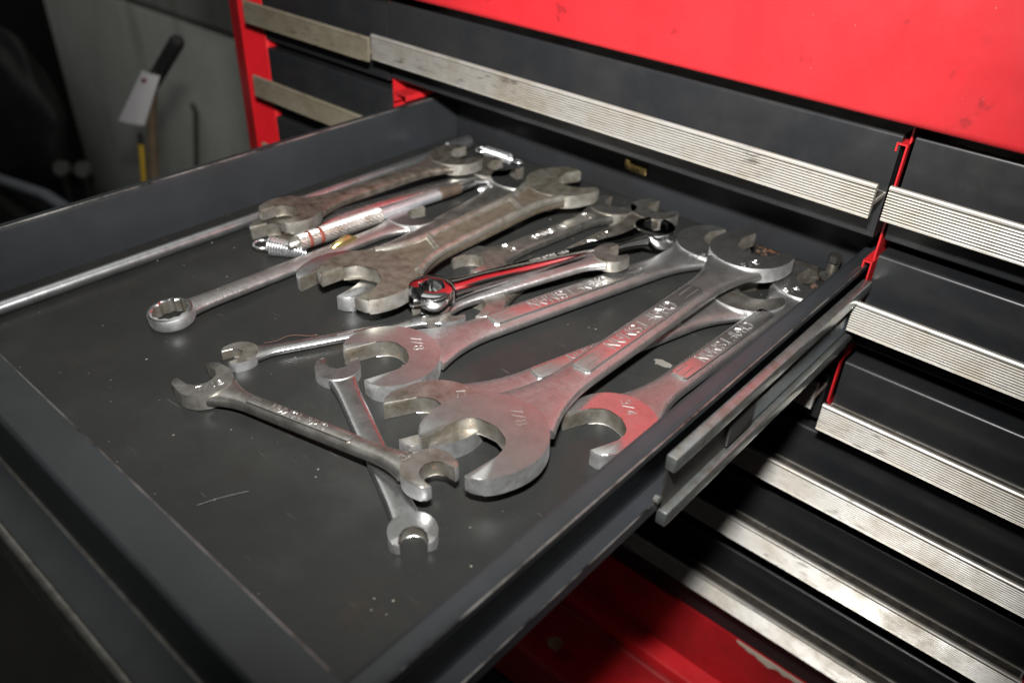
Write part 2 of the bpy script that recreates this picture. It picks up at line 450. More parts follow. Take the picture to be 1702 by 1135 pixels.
# bare patch where the paint has come off the rail
bp = []
for k in range(22):
    t = k / 21
    bp.append((-0.50 + 0.235 * t, -1.1965))
for k in range(22):
    t = 1 - k / 21
    bp.append((-0.50 + 0.235 * t, -1.1965 - 0.045 * math.sin(math.pi * t) ** 0.7 * (0.55 + 0.45 * noise.noise(Vector((t * 9, 1.7, 0)))) - 0.002))
bm = bmesh.new()
va = [bm.verts.new((x * U, (YF - 0.0045) * U, z * U)) for x, z in bp]
bm.faces.new(va)
ex = bmesh.ops.extrude_face_region(bm, geom=bm.faces[:])
for v_ in ex['geom']:
    if isinstance(v_, bmesh.types.BMVert): v_.co.y += 0.003 * U
cpart('bare_patch', bm, plain('bare_primer', (0.55, 0.50, 0.40), 0.7))

# ================================================================== rolling cabinet below
rc = empty('rolling_cabinet', (-1.3 * U, 2.3 * U, -0.85))
tag(rc, 'red rolling cabinet with stepped top rim under the tool chest', 'cabinet')
def rpart(name, bm, mat, ang=32):
    o = obj(name, bm, mat); o.parent = rc; o.matrix_parent_inverse = Matrix.Translation(-rc.location); return o
rp = [(3.75, -1.432), (1.672, -1.432), (1.664, -1.436), (1.662, -1.445), (1.662, -1.475), (3.75, -1.475)]
rpart('top_ledge', extrude_profile([(a * U, b * U) for a, b in rp], 'x', -3.05 * U, 0.40 * U), MAT_RED)
rp = [(3.75, -1.478), (1.650, -1.478), (1.645, -1.482), (1.42, -1.450), (1.405, -1.447), (1.395, -1.455), (1.39, -1.47), (1.39, -1.66), (3.75, -1.66)]
rpart('tray_rim', extrude_profile([(a * U, b * U) for a, b in rp], 'x', -3.08 * U, 0.43 * U), MAT_REDDIRTSHADE, 25)
rpart('body', nbox(*s(-3.05, 0.40, 1.50, 3.75, -4.3, -1.662), bev=0.002), MAT_REDDIRTSHADE)
for x in (-2.85, 0.2):
    for y in (1.7, 3.5):
        bm = bmesh.new(); tube(bm, [((x - 0.09) * U, y * U, -0.85 + 0.02), ((x + 0.09) * U, y * U, -0.85 + 0.02)], 0.02, 18)
        box(bm, (x - 0.13) * U, (x + 0.13) * U, (y - 0.1) * U, (y + 0.1) * U, -0.85 + 0.034, -4.3 * U)
        rpart('caster', bm, MAT_DARK)

# ================================================================== drawers with ridged aluminium pulls
def pull_profile():
    p = [(0.0, -0.0372), (-0.004, -0.0372), (-0.004, -0.038), (-0.064, -0.038), (-0.064, -0.006)]
    p += [(-0.0645, -0.002), (-0.067, 0.001), (-0.071, 0.002), (-0.075, 0.001), (-0.0775, -0.002), (-0.078, -0.006)]
    n = 10; z0, z1 = -0.0085, -0.070
    h = (z0 - z1) / n
    for k in range(n):
        a = z0 - k * h
        p += [(-0.0690, a), (-0.0690, a - 0.26 * h)] + [(-0.0754 - 0.0022 * math.sin(math.pi * q), a - (0.28 + 0.70 * q) * h) for q in (0.0, 0.14, 0.32, 0.5, 0.68, 0.86, 1.0)]
    p += [(-0.0775, -0.0715), (-0.068, -0.0715), (-0.064, -0.046), (0.0, -0.046)]
    return p
PULL = pull_profile()

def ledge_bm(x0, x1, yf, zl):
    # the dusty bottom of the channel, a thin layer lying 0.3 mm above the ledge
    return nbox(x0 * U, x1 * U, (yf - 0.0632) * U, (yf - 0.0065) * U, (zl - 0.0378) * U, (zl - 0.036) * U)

def front_bm(x0, x1, yf, zt, zbm, depth=0.0725):
    pts = [(yf + depth, zt - 0.002), (yf + 0.008, zt)] + arc(yf + 0.008, zt - 0.008, 0.008, 90, 180, 4) + \
          [(yf, zbm + 0.004), (yf + 0.004, zbm), (yf + depth, zbm)]
    return extrude_profile([(a * U, b * U) for a, b in pts], 'x', x0 * U, x1 * U)

def drawer(name, label, x0, x1, zl, drop=0.145, rise=0.085, yf=YF, hx0=None, hx1=None, group='closed tool chest drawers', alu=None):
    e = empty(name, ((x0 + x1) / 2 * U, yf * U, (zl - drop) * U))
    tag(e, label, 'drawer', group)
    inv = Matrix.Translation(-e.location)
    def P(n, bm, mat, par=e, ang=25):
        o = obj(n, bm, mat, None, ang); o.parent = par
        if par is e: o.matrix_parent_inverse = inv
        return o
    P('front_panel', front_bm(x0, x1, yf, zl + rise, zl - drop), MAT_BLACK)
    h = P('handle', extrude_profile([((yf - 0.0005 + a) * U, (zl + b) * U) for a, b in PULL], 'x', (hx0 if hx0 is not None else x0) * U, (hx1 if hx1 is not None else x1) * U), alu or MAT_ALU)
    P('channel_dust', ledge_bm((hx0 if hx0 is not None else x0) + 0.004, (hx1 if hx1 is not None else x1) - 0.004, yf, zl), MAT_DUST)
    # tray behind the front
    bm = bmesh.new()
    zt, zbm = zl + rise - 0.03, zl - drop + 0.02
    a, b, c, d = x0 + 0.045, x1 - 0.045, yf + 0.074, 3.5
    box(bm, a * U, b * U, c * U, d * U, zbm * U, (zbm + 0.008) * U)
    P('tray_bottom', bm, MAT_BLACKIN)
    for xa in (a - 0.008, b):
        P('tray_side', nbox(xa * U, (xa + 0.008) * U, c * U, d * U, zbm * U, zt * U), MAT_BLACKIN)
    return e

LX0, LX1 = -2.678, -2.026
CX0, CX1 = -2.006, -0.4665
RX0, RX1 = -0.442, 0.158
drawer('drawer', 'short black drawer at the top of the narrow column beside the red corner post', LX0, LX1, 0.338, alu=MAT_ALUDIRTY)
drawer('drawer', 'short black drawer beside the red corner post, second from the lid', LX0, LX1, 0.082, alu=MAT_ALUDIRTY)
drawer('drawer', 'short black drawer beside the red corner post, third from the lid', LX0, LX1, -0.17, drop=0.12, alu=MAT_ALUDIRTY)
drawer('drawer', 'wide black drawer directly under the red lid above the open drawer', CX0, CX1, 0.351)
drawer('drawer', 'wide black drawer directly beneath the open drawer of wrenches', CX0, CX1, -0.145, drop=0.15)
drawer('drawer', 'short black drawer under the red lid right beside the wide top drawer', RX0, RX1, 0.356)
drawer('drawer', 'short black drawer level with the open drawer, next to its slide rail', RX0, RX1, 0.091)
drawer('drawer', 'short black drawer with rust-flecked handle, lowest of the short ones by the slide rail', RX0, RX1, -0.191, drop=0.115)
drawer('drawer', 'full width black drawer below the short ones, first of the three long drawers', LX0, RX1, -0.415)
drawer('drawer', 'full width black drawer, middle one of the three long drawers', LX0, RX1, -0.667)
drawer('drawer', 'full width black drawer just above the red bottom rail', LX0, RX1, -0.944, drop=0.248)

# rolling cabinet's own top drawer, in deep shade
drawer('cabinet_drawer', 'dark drawer of the rolling cabinet below the stepped red rim', -2.9, 0.25, -1.98, drop=0.30, rise=0.22, yf=1.425, group='rolling cabinet drawers')

# ================================================================== the open drawer
FY0, FY1 = 0.2325, 0.305        # front panel
DX0, DX1 = -1.910, -0.503       # inner faces of the sides
BY = 1.930                      # back wall
od = empty('drawer', (-1.2 * U, 1.1 * U, -0.05 * U))
tag(od, 'pulled-out shallow dark grey drawer with wrenches lying in it', 'drawer')
oinv = Matrix.Translation(-od.location)
def opart(name, bm, mat, ang=25):
    o = obj(name, bm, mat, None, ang); o.parent = od; o.matrix_parent_inverse = oinv; return o
opart('bottom_panel', nbox(*s(DX0 - 0.001, DX1 + 0.001, FY1 - 0.002, BY, -0.012, 0.0)), MAT_FLOOR)
def side_profile(sg):
    # sg=+1: right side, outward is +x
    x0 = DX1 if sg > 0 else DX0
    zt = 0.142 if sg > 0 else 0.145
    o = lambda d: x0 + sg * d
    p = [(o(0), -0.008), (o(0), zt - 0.010), (o(0.003), zt - 0.003), (o(0.010), zt)]
    p += [(o(0.028), zt - 0.001), (o(0.035), zt - 0.005), (o(0.038), zt - 0.012), (o(0.038), zt - 0.020), (o(0.034), zt - 0.020), (o(0.033), zt - 0.012),
          (o(0.012), zt - 0.012), (o(0.009), zt - 0.02), (o(0.009), 0.008), (o(0.012), 0.002), (o(0.043), 0.002), (o(0.0435), 0.016), (o(0.0475), 0.016), (o(0.048), -0.006), (o(0.044), -0.008)]
    return [(a * U, b * U) for a, b in p]
opart('side_wall', extrude_profile(side_profile(1), 'y', (FY1 - 0.003) * U, BY * U), MAT_SIDE)
opart('side_wall', extrude_profile(side_profile(-1), 'y', (FY1 - 0.003) * U, BY * U), MAT_SIDE)
for sg, x0 in ((1, DX1), (-1, DX0)):
    zt_ = 0.142 if sg > 0 else 0.145
    for dx, dz, rr in ((0.0372, zt_ - 0.0075, 0.0022), (0.0462, 0.0165, 0.0020)) + (((0.007, zt_ - 0.0016, 0.0032),) if sg < 0 else ()):
        bm = bmesh.new(); tube(bm, [((x0 + sg * dx) * U, (FY1 - 0.001) * U, dz * U), ((x0 + sg * dx) * U, (BY - 0.001) * U, dz * U)], rr * U, 10)
        opart('worn_edge', bm, MAT_WORN, 60)
opart('back_wall', nbox(*s(DX0 + 0.001, DX1 - 0.001, BY - 0.008, BY, 0.0005, 0.135), bev=0.0006), MAT_BACK)
bm = bmesh.new(); tube(bm, [(-1.90 * U, FY1 * U, 0.1695 * U), (-0.505 * U, FY1 * U, 0.1695 * U)], 0.0016 * U, 8); opart('worn_edge', bm, MAT_WORN, 60)
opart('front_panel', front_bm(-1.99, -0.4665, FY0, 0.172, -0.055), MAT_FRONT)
zl = 0.088
opart('handle', extrude_profile([((FY0 - 0.0005 + a) * U, (zl + b) * U) for a, b in PULL], 'x', -1.99 * U, -0.4665 * U), MAT_DULL)
opart('channel_shade', ledge_bm(-1.985, -0.47, FY0, zl), MAT_FRONT)  # dark layer on the ledge; the weak flash here is put into its colour
bm = nbox(*s(-1.210, -1.150, BY - 0.022, BY - 0.009, 0.086, 0.112), bev=0.0012)
box(bm, *s(-1.225, -1.208, BY - 0.020, BY - 0.0092, 0.088, 0.120), bev=0.0006)
opart('latch', bm, MAT_BRASS)

# telescopic slides hung on the chest
def slide(sg, ya, yb):
    x0 = DX1 if sg > 0 else DX0
    o = lambda d: x0 + sg * d
    e = empty('slide_rail', (o(0.05) * U, 1.6 * U, 0.0))
    inv = Matrix.Translation(-e.location)
    def P(n, bm, mat):
        q = obj(n, bm, mat, None, 25); q.parent = e; q.matrix_parent_inverse = inv
    zt, zb_ = (0.116, -0.034)
    # rolled C section: two thick beads joined by a recessed web
    def bead(cz, r, a0, a1, n=10): return [(o(0.056 + r * math.cos(math.radians(a0 + (a1 - a0) * k / n))), cz + r * math.sin(math.radians(a0 + (a1 - a0) * k / n))) for k in range(n + 1)]
    xa, xb = sorted((o(0.0470), o(0.0680)))
    for z0_, z1_ in ((0.086, 0.117), (-0.036, -0.004)):
        P('bead', nbox(*s(xa, xb, ya, yb, z0_, z1_), bev=0.0007, seg=2), MAT_GALV)
    xa, xb = sorted((o(0.0495), o(0.0525)))
    P('web', nbox(*s(xa, xb, ya + 0.004, yb, -0.010, 0.094)), MAT_DARK)  # shadow of the recess painted as a dark web colour
    xa, xb = sorted((o(0.0532), o(0.0560)))
    P('inner_strip', nbox(*s(xa, xb, ya + 0.31, yb, 0.004, 0.050)), MAT_SPARK)
    P('stop_block', nbox(*s(xa, sorted((o(0.0545), o(0.060)))[1] if sg > 0 else xb, ya + 0.21, ya + 0.305, 0.004, 0.062), bev=0.0006), MAT_RUBBER)
    # rolled end with a rivet
    bm = bmesh.new()
    tube(bm, [(o(0.047) * U, (ya - 0.012) * U, 0.03 * U), (o(0.056) * U, (ya - 0.012) * U, 0.03 * U)], 0.0014, 10)
    P('end_roller', bm, MAT_GALV)
    return e
tag(slide(1, 0.93, 1.725), 'galvanised slide rail along the open drawer beside the short drawers', 'slide rail')
tag(slide(-1, 0.95, 1.725), 'galvanised slide rail on the red post side of the open drawer', 'slide rail')

# ================================================================== stroke lettering
FONT = {
 'A': [[(0, 0), (0, .6), (.3, 1), (.6, .6), (.6, 0)], [(0, .42), (.6, .42)]],
 'B': [[(0, 0), (0, 1), (.45, 1), (.58, .88), (.58, .66), (.42, .54), (0, .54)], [(.42, .54), (.6, .4), (.6, .14), (.45, 0), (0, 0)]],
 'C': [[(.6, .8), (.45, 1), (.15, 1), (0, .8), (0, .2), (.15, 0), (.45, 0), (.6, .2)]],
 'D': [[(0, 0), (0, 1), (.38, 1), (.6, .78), (.6, .22), (.38, 0), (0, 0)]],
 'E': [[(.58, 1), (0, 1), (0, 0), (.58, 0)], [(0, .52), (.45, .52)]],
 'F': [[(.58, 1), (0, 1), (0, 0)], [(0, .52), (.45, .52)]],
 'I': [[(.3, 0), (.3, 1)]],
 'K': [[(0, 0), (0, 1)], [(.58, 1), (0, .45)], [(.2, .6), (.6, 0)]],
 'M': [[(0, 0), (0, 1), (.35, .4), (.7, 1), (.7, 0)]],
 'N': [[(0, 0), (0, 1), (.6, 0), (.6, 1)]],
 'O': [[(.15, 0), (0, .2), (0, .8), (.15, 1), (.45, 1), (.6, .8), (.6, .2), (.45, 0), (.15, 0)]],
 'R': [[(0, 0), (0, 1), (.45, 1), (.6, .86), (.6, .62), (.45, .48), (0, .48)], [(.3, .48), (.6, 0)]],
 'S': [[(.58, .84), (.45, 1), (.14, 1), (0, .86), (0, .66), (.58, .36), (.58, .14), (.44, 0), (.14, 0), (0, .16)]],
 'T': [[(0, 1), (.64, 1)], [(.32, 1), (.32, 0)]],
 'U': [[(0, 1), (0, .2), (.15, 0), (.45, 0), (.6, .2), (.6, 1)]],
 'Y': [[(0, 1), (.3, .5), (.6, 1)], [(.3, .5), (.3, 0)]],
 '1': [[(.15, .8), (.32, 1), (.32, 0)]],
 '2': [[(0, .82), (.15, 1), (.45, 1), (.58, .84), (.58, .62), (0, 0), (.6, 0)]],
 '3': [[(0, .86), (.15, 1), (.45, 1), (.58, .86), (.58, .66), (.44, .54), (.2, .54)], [(.44, .54), (.6, .4), (.6, .14), (.45, 0), (.15, 0), (0, .14)]],
 '4': [[(.45, 0), (.45, 1), (0, .3), (.6, .3)]],
 '5': [[(.55, 1), (.05, 1), (.03, .56), (.42, .6), (.6, .44), (.6, .16), (.45, 0), (.12, 0), (0, .14)]],
 '6': [[(.55, .88), (.42, 1), (.15, 1), (0, .8), (0, .16), (.14, 0), (.46, 0), (.6, .16), (.6, .4), (.46, .55), (.14, .55), (0, .4)]],
 '7': [[(0, 1), (.6, 1), (.2, 0)]],
 '8': [[(.15, .54), (.02, .68), (.02, .88), (.15, 1), (.45, 1), (.58, .88), (.58, .68), (.45, .54), (.15, .54), (0, .4), (0, .14), (.15, 0), (.45, 0), (.6, .14), (.6, .4), (.45, .54)]],
 '9': [[(.6, .6), (.46, .45), (.14, .45), (0, .6), (0, .84), (.14, 1), (.46, 1), (.6, .84), (.6, .2), (.45, 0), (.15, 0)]],
 '/': [[(0, -.05), (.5, 1.05)]],
 '-': [[(0, .5), (.6, .5)]],
 ' ': [],
}
def lettering(text, h, sw, depth, spacing=0.26, xs=1.0):
    """raised single-stroke letters centred on the origin, reading along +x, top towards +y"""
    bm = bmesh.new()
    x = 0; items = []
    for ch in text:
        w = 0.7 if ch == 'M' else (0.36 if ch in ' ' else 0.6)
        items.append((ch, x)); x += w + spacing
    W = (x - spacing)
    for ch, x0 in items:
        for poly in FONT[ch]:
            for (ax, ay), (bx, by) in zip(poly, poly[1:]):
                a = Vector((((ax + x0) - W / 2) * h * xs, (ay - 0.5) * h, 0)); b = Vector((((bx + x0) - W / 2) * h * xs, (by - 0.5) * h, 0))
                d = b - a; L = d.length
                if L < 1e-9: continue
                d /= L; n = Vector((-d.y, d.x, 0))
                a2 = a - d * sw * 0.45; b2 = b + d * sw * 0.45
                q0 = [a2 - n * sw / 2, b2 - n * sw / 2, b2 + n * sw / 2, a2 + n * sw / 2]
                q1 = [a2 - n * sw * .25, b2 - n * sw * .25, b2 + n * sw * .25, a2 + n * sw * .25]
                j = random.uniform(0, depth * 0.04)
                vb = [bm.verts.new(p) for p in q0]; vt = [bm.verts.new(p + Vector((0, 0, depth + j))) for p in q1]
                bm.faces.new(vt)
                for k in range(4):
                    bm.faces.new((vb[k], vb[(k + 1) % 4], vt[(k + 1) % 4], vt[k]))
    return bm, W * h * xs

# ================================================================== wrench builder (millimetres)
def open_outline(g, R, tip, tw, bot=None, tip2=None):
    """open-end jaw seen from above, mouth towards +u"""
    tip2 = tip if tip2 is None else tip2
    bot = -0.2 * g if bot is None else bot
    P = []
    P.append((tip, g / 2)); 
    P.append((tip - 0.02 * g, g / 2 + tw))
    # outer side: from the first tip round the back to the second tip, one smooth curve
    a0 = math.radians(78)
    def side(tp):
        T = Vector((tp - 0.02 * g, g / 2 + tw)); E_ = Vector((R * math.cos(a0), R * math.sin(a0)))
        d = (E_ - T).length
        p1 = T + Vector((-0.30, 0.95)) * d * 0.36; p2 = E_ + Vector((math.sin(a0), -math.cos(a0))) * d * 0.40
        out = []
        for k in range(1, 9):
            t = k / 9
            out.append(T * (1 - t) ** 3 + p1 * 3 * t * (1 - t) ** 2 + p2 * 3 * t * t * (1 - t) + E_ * t ** 3)
        return out
    P += [(q.x, q.y) for q in side(tip)]
    n = 34
    for k in range(n + 1):
        a = a0 + (2 * math.pi - 2 * a0) * k / n
        P.append((R * math.cos(a), R * math.sin(a)))
    P += [(q.x, -q.y) for q in side(tip2)][::-1]
    P.append((tip2 - 0.02 * g, -(g / 2 + tw)))
    P.append((tip2, -g / 2))
    m = 12
    uc = bot + 0.40 * g
    P.append((uc, -g / 2))
    for k in range(1, m):
        a = -math.pi / 2 - math.pi * k / m
        P.append((uc + 0.40 * g * math.cos(a), g / 2 * math.copysign(abs(math.sin(a)) ** 0.75, math.sin(a))))
    P.append((uc, g / 2))
    return P

def ring_bm(Ro, inner, t, gap=None, n=72, bev=0.8):
    """box-end ring; inner(angle) gives the bore radius; gap=(centre,half) leaves the ring open"""
    bm = bmesh.new()
    if gap: angs = [gap[0] + gap[1] + (2 * math.pi - 2 * gap[1]) * k / n for k in range(n + 1)]
    else: angs = [2 * math.pi * k / n for k in range(n)]
    loops = []
    for a in angs:
        ri = inner(a); c, s_ = math.cos(a), math.sin(a)
        prof = [(ri, -t / 2), (Ro - bev * 1.4, -t / 2), (Ro - bev * .4, -t / 2 + bev * .5), (Ro, -t / 2 + bev * 1.6), (Ro, t / 2 - bev * 1.6), (Ro - bev * .4, t / 2 - bev * .5),
                (Ro - bev * 1.4, t / 2), (ri + .5, t / 2), (ri, t / 2 - .5)]
        loops.append([bm.verts.new((r_ * c * MM, r_ * s_ * MM, z * MM)) for r_, z in prof])
    L = len(loops)
    for i in range(L if not gap else L - 1):
        A, B = loops[i], loops[(i + 1) % L]
        for k in range(len(A)):
            j = (k + 1) % len(A)
            bm.faces.new((A[k], B[k], B[j], A[j]))
    if gap:
        bm.faces.new(loops[0]); bm.faces.new(loops[-1][::-1])
    return bm

def polygon_bore(r, sides, amp=1.0):
    def f(a):
        k = 2 * math.pi / sides
        d = (a % k) - k / 2
        return r / math.cos(d)
    return f
def twelve(r):
    def f(a):
        k = 2 * math.pi / 12
        d = abs((a % k) - k / 2) / (k / 2)
        return r * (1 + 0.13 * d)
    return f

def shank_bm(L, sA, sB, w0, t0, wA, wB, tA, tB, flA, flB, n=44, expo=3.2, crown=0.0, bow=0.0):
    bm = bmesh.new(); rings = []
    for i in range(n + 1):
        x = sA + (L - sA - sB) * i / n
        fa = max(0.0, 1 - (x - sA) / flA) ** 2.2 if flA > 0 else 0
        fb = max(0.0, 1 - (L - sB - x) / flB) ** 2.2 if flB > 0 else 0
        w = w0 + (wA - w0) * fa + (wB - w0) * fb
        t = t0 + (tA - t0) * fa + (tB - t0) * fb
        zc = bow * math.sin(math.pi * (x - sA) / (L - sA - sB))
        ring = []
        for k in range(24):
            a = 2 * math.pi * k / 24
            c, s_ = math.cos(a), math.sin(a)
            yy = w / 2 * math.copysign(abs(c) ** (2 / expo), c)
            zz = t / 2 * math.copysign(abs(s_) ** (2 / expo), s_) * (1 + crown * (1 - abs(2 * yy / w)))
            ring.append(bm.verts.new((x * MM, yy * MM, (zz + zc) * MM)))
        rings.append(ring)
    for A, B in zip(rings, rings[1:]):
        for k in range(24):
            bm.faces.new((A[k], A[(k + 1) % 24], B[(k + 1) % 24], B[k]))
    bm.faces.new(rings[0][::-1]); bm.faces.new(rings[-1])
    return bm

def xform(bm, M_): bmesh.ops.transform(bm, matrix=M_, verts=bm.verts[:]); return bm

def head_bm(h, at, base_ang):
    """h: dict(type, g, R, t, ang, ...); at = x position in mm; base_ang = outward direction in degrees"""
    ang = math.radians(base_ang + h.get('ang', 0))
    if h['type'] == 'open':
        pts = open_outline(h['g'], h['R'], h.get('tip', 0.70 * h['g']), h.get('tw', 0.10 * h['g']), h.get('bot'), h.get('tip2'))
        bm = bmesh.new()
        outline_solid(bm, [(a * MM, b * MM) for a, b in pts], -h['t'] / 2 * MM, h['t'] / 2 * MM, bev=h.get('bev', 0.5) * MM)
        bm.normal_update()
        bo = h.get('bot'); bo = -0.2 * h['g'] if bo is None else bo
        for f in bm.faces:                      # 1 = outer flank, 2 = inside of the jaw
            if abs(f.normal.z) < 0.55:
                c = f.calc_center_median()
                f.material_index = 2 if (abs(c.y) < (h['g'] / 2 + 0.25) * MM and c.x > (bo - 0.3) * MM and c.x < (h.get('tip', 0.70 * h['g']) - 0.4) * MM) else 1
    elif h['type'] == 'box':
        bm = ring_bm(h['R'], twelve(h['r']), h['t'])
        bm.normal_update()
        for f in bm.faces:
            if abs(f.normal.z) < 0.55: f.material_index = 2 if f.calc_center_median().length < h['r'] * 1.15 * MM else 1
    else:
        bm = ring_bm(h['R'], polygon_bore(h['r'], 6), h['t'], gap=(0.0, h['gap']), bev=1.1)
    R_ = Matrix.Rotation(ang, 4, 'Z')
    if h.get('pitch'): R_ = Matrix.Rotation(math.radians(h['pitch']), 4, 'Y') @ R_
    return xform(bm, Matrix.Translation((at * MM, 0, h.get('dz', 0) * MM)) @ R_)

def frame(A, B, zA, zB, roll=0):
    a = Vector((A[0], A[1], zA)) * MM; b = Vector((B[0], B[1], zB)) * MM
    ex = (b - a).normalized()
    ez = (Vector((0, 0, 1)) - ex * ex.z).normalized()
    ey = ez.cross(ex)
    M_ = Matrix.Identity(4)
    for i in range(3):
        M_[i][0] = ex[i]; M_[i][1] = ey[i]; M_[i][2] = ez[i]
    M_.translation = a
    return M_ @ Matrix.Rotation(math.radians(roll), 4, 'X'), (b - a).length / MM

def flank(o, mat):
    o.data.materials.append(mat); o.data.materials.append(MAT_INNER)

def wrench(name, label, A, B, zA, zB, hA, hB, w0, t0, mats, roll=0, flare=(None, None), expo=2.6, panel=None, marks=(), crown=0.0, bow=0.0, neck=(0.74, 0.74)):
    """mats=(head, shank, letters); marks: (text, height, x_mm, y_mm, z_mm, rotation_deg, stroke)"""
    M_, L = frame(A, B, zA, zB, roll)
    e = empty(name, mat=M_)
    tag(e, label, 'wrench')
    def P(n, bm, mat, par=None, ang=32):
        o = obj(n, bm, mat, par or e, ang); return o
    hm = mats[0] if isinstance(mats[0], tuple) else (mats[0], mats[0])
    for hb, q in ((head_bm(hA, 0, 180), hm[0]), (head_bm(hB, L, 0), hm[1])):
        ho = P('head', hb, q)
        if q in (MAT_HEAD, MAT_CHROME, MAT_SPOT): flank(ho, MAT_FLANK)
        elif q in (MAT_DULL, MAT_DARKST, MAT_RUSTY): flank(ho, MAT_FLANKDULL)
    def edge(h):
        return h['R'] * (0.86 if h['type'] != 'open' else 0.80)
    sA, sB = edge(hA), edge(hB)
    flA = flare[0] or hA['R'] * 1.5; flB = flare[1] or hB['R'] * 1.5
    wA = 2 * hA['R'] * neck[0] * (1 if hA['type'] == 'open' else 0.8); wB = 2 * hB['R'] * neck[1] * (1 if hB['type'] == 'open' else 0.8)
    sh = P('shank', shank_bm(L, sA, sB, w0, t0, max(wA, w0), max(wB, w0), hA['t'] * 0.86, hB['t'] * 0.86, flA, flB, expo=expo, crown=crown, bow=bow), mats[1], ang=50)
    zt = t0 / 2 * (1 + crown)
    if panel:
        x0, x1, pw, ph = panel['x0'], panel['x1'], panel['w'], panel.get('h', 0.9)
        c = pw * 0.18
        pts = [(x0, -pw / 2 + c), (x0 + c, -pw / 2), (x1 - c, -pw / 2), (x1, -pw / 2 + c), (x1, pw / 2 - c), (x1 - c, pw / 2), (x0 + c, pw / 2), (x0, pw / 2 - c)]
        bm = bmesh.new()
        outline_solid(bm, [(a * MM, b * MM) for a, b in pts], (zt - 1.2) * MM, (zt + ph) * MM, bev=0.3 * MM)
        pn = P('name_panel', bm, mats[2] if len(mats) > 3 else mats[0] if not isinstance(mats[0], tuple) else mats[0][0])
        bm, W = lettering('CRAFTSMAN', panel['lh'], panel.get('sw', 0.55) * 0.72, 0.32, panel.get('sp', 0.30))
        xform(bm, Matrix.Translation(((x0 + x1) / 2 * MM + panel.get('shift', 0) * MM, 0, (zt + ph - 0.02) * MM)) @ Matrix.Rotation(math.radians(panel.get('rot', 180)), 4, 'Z') @ Matrix.Scale(MM, 4))
        P('lettering', bm, mats[-1], pn)
        # the pair of grooves at each end of the panel, built as fine raised lines
        for xa in (x0 + 1.2, x1 - 1.2 - panel.get('gl', 7)):
            for yy in (-pw * 0.2, pw * 0.2):
                P('panel_line', nbox(xa * MM, (xa + panel.get('gl', 7)) * MM, (yy - 0.17) * MM, (yy + 0.17) * MM, (zt + ph - 0.05) * MM, (zt + ph + 0.12) * MM), MAT_DARKMARK, pn)
    for (txt, hh, x, y, z, rot, sw, mt) in marks:
        bm, W = lettering(txt, hh, sw, 0.16, 0.32)
        xform(bm, Matrix.Translation((x * MM, y * MM, z * MM)) @ Matrix.Rotation(math.radians(rot), 4, 'Z') @ Matrix.Scale(MM, 4))
        P('size_mark', bm, mt or mats[-1])
    return e, L

CR = (MAT_HEAD, MAT_PEBBLE, MAT_HEAD, MAT_LETTER)

def O(g, R, t, ang=15, **k): return dict(type='open', g=g, R=R, t=t, ang=ang, **k)

# ---- the four large matching wrenches
wrench('open_end_wrench', 'large open-end wrench marked 7/8 lying on top of its neighbour, nearest head pale grey',
       (-136.8, 150.2), (-134.3, 320.5), 9.0, 12.2, O(22.2, 20.8, 6.8, -7, tip=16.8, bot=-4.8, tw=1.5), O(19.6, 18.2, 6.8, -14),
       13.8, 5.4, CR, roll=-1.5, panel=dict(x0=48, x1=125, w=8.2, lh=5.2, sw=0.5, gl=9),
       marks=[('7/8', 3.4, 13.5, -2.5, 3.3, 235, 0.4, None), ('3/4', 3.2, 158, -6, 3.4, 150, 0.4, None)])
wrench('open_end_wrench', 'large open-end wrench marked 7/8 beneath the small double-ended one, text facing the drawer back',
       (-197.2, 162.3), (-157.8, 330.5), 3.5, 3.5, O(20.0, 19.4, 7.0, -5, tip=13.4, bot=-7.4, tw=2.0), O(19.0, 17.4, 7.0, -14),
       13.4, 5.4, CR, panel=dict(x0=46, x1=126, w=8.2, lh=5.2, sw=0.5, gl=9),
       marks=[('7/8', 3.4, 13, 1, 3.5, 250, 0.4, None), ('3/4', 3.2, 156, -6, 3.5, 150, 0.4, None)])
wrench('open_end_wrench', 'open-end wrench with rust-streaked jaw partly covered by the big 7/8 wrench',
       (-160.8, 151.8), (-123.8, 300.5), 3.5, 3.5, O(18.8, 17.4, 7, -12, tip=15.8, bot=-3.4, tw=1.6), O(17.4, 16.8, 7, -14),
       12.2, 5.2, (MAT_SPOT, MAT_PEBBLE, MAT_HEAD, MAT_LETTER), panel=dict(x0=41, x1=112, w=7.4, lh=4.8, sw=0.46, gl=8),
       marks=[('13/16', 3.0, 10.5, 0, 3.5, 245, 0.36, None)])
wrench('open_end_wrench', 'red-tinged 3/4 open-end wrench tight along the drawer side next to the slide rail',
       (-114.2, 189), (-108.2, 325.5), 3.5, 3.5, O(18.2, 15.8, 7, -20, tip=14, bot=-3.6, tw=1.6), O(15.9, 15.0, 7, -14),
       11.8, 5.2, CR, panel=dict(x0=38, x1=103, w=7.0, lh=4.5, sw=0.44, gl=7),
       marks=[('3/4', 3.2, 10, 1, 3.5, 235, 0.4, None), ('5/8', 2.9, 126, 2, 3.5, 150, 0.38, None)])

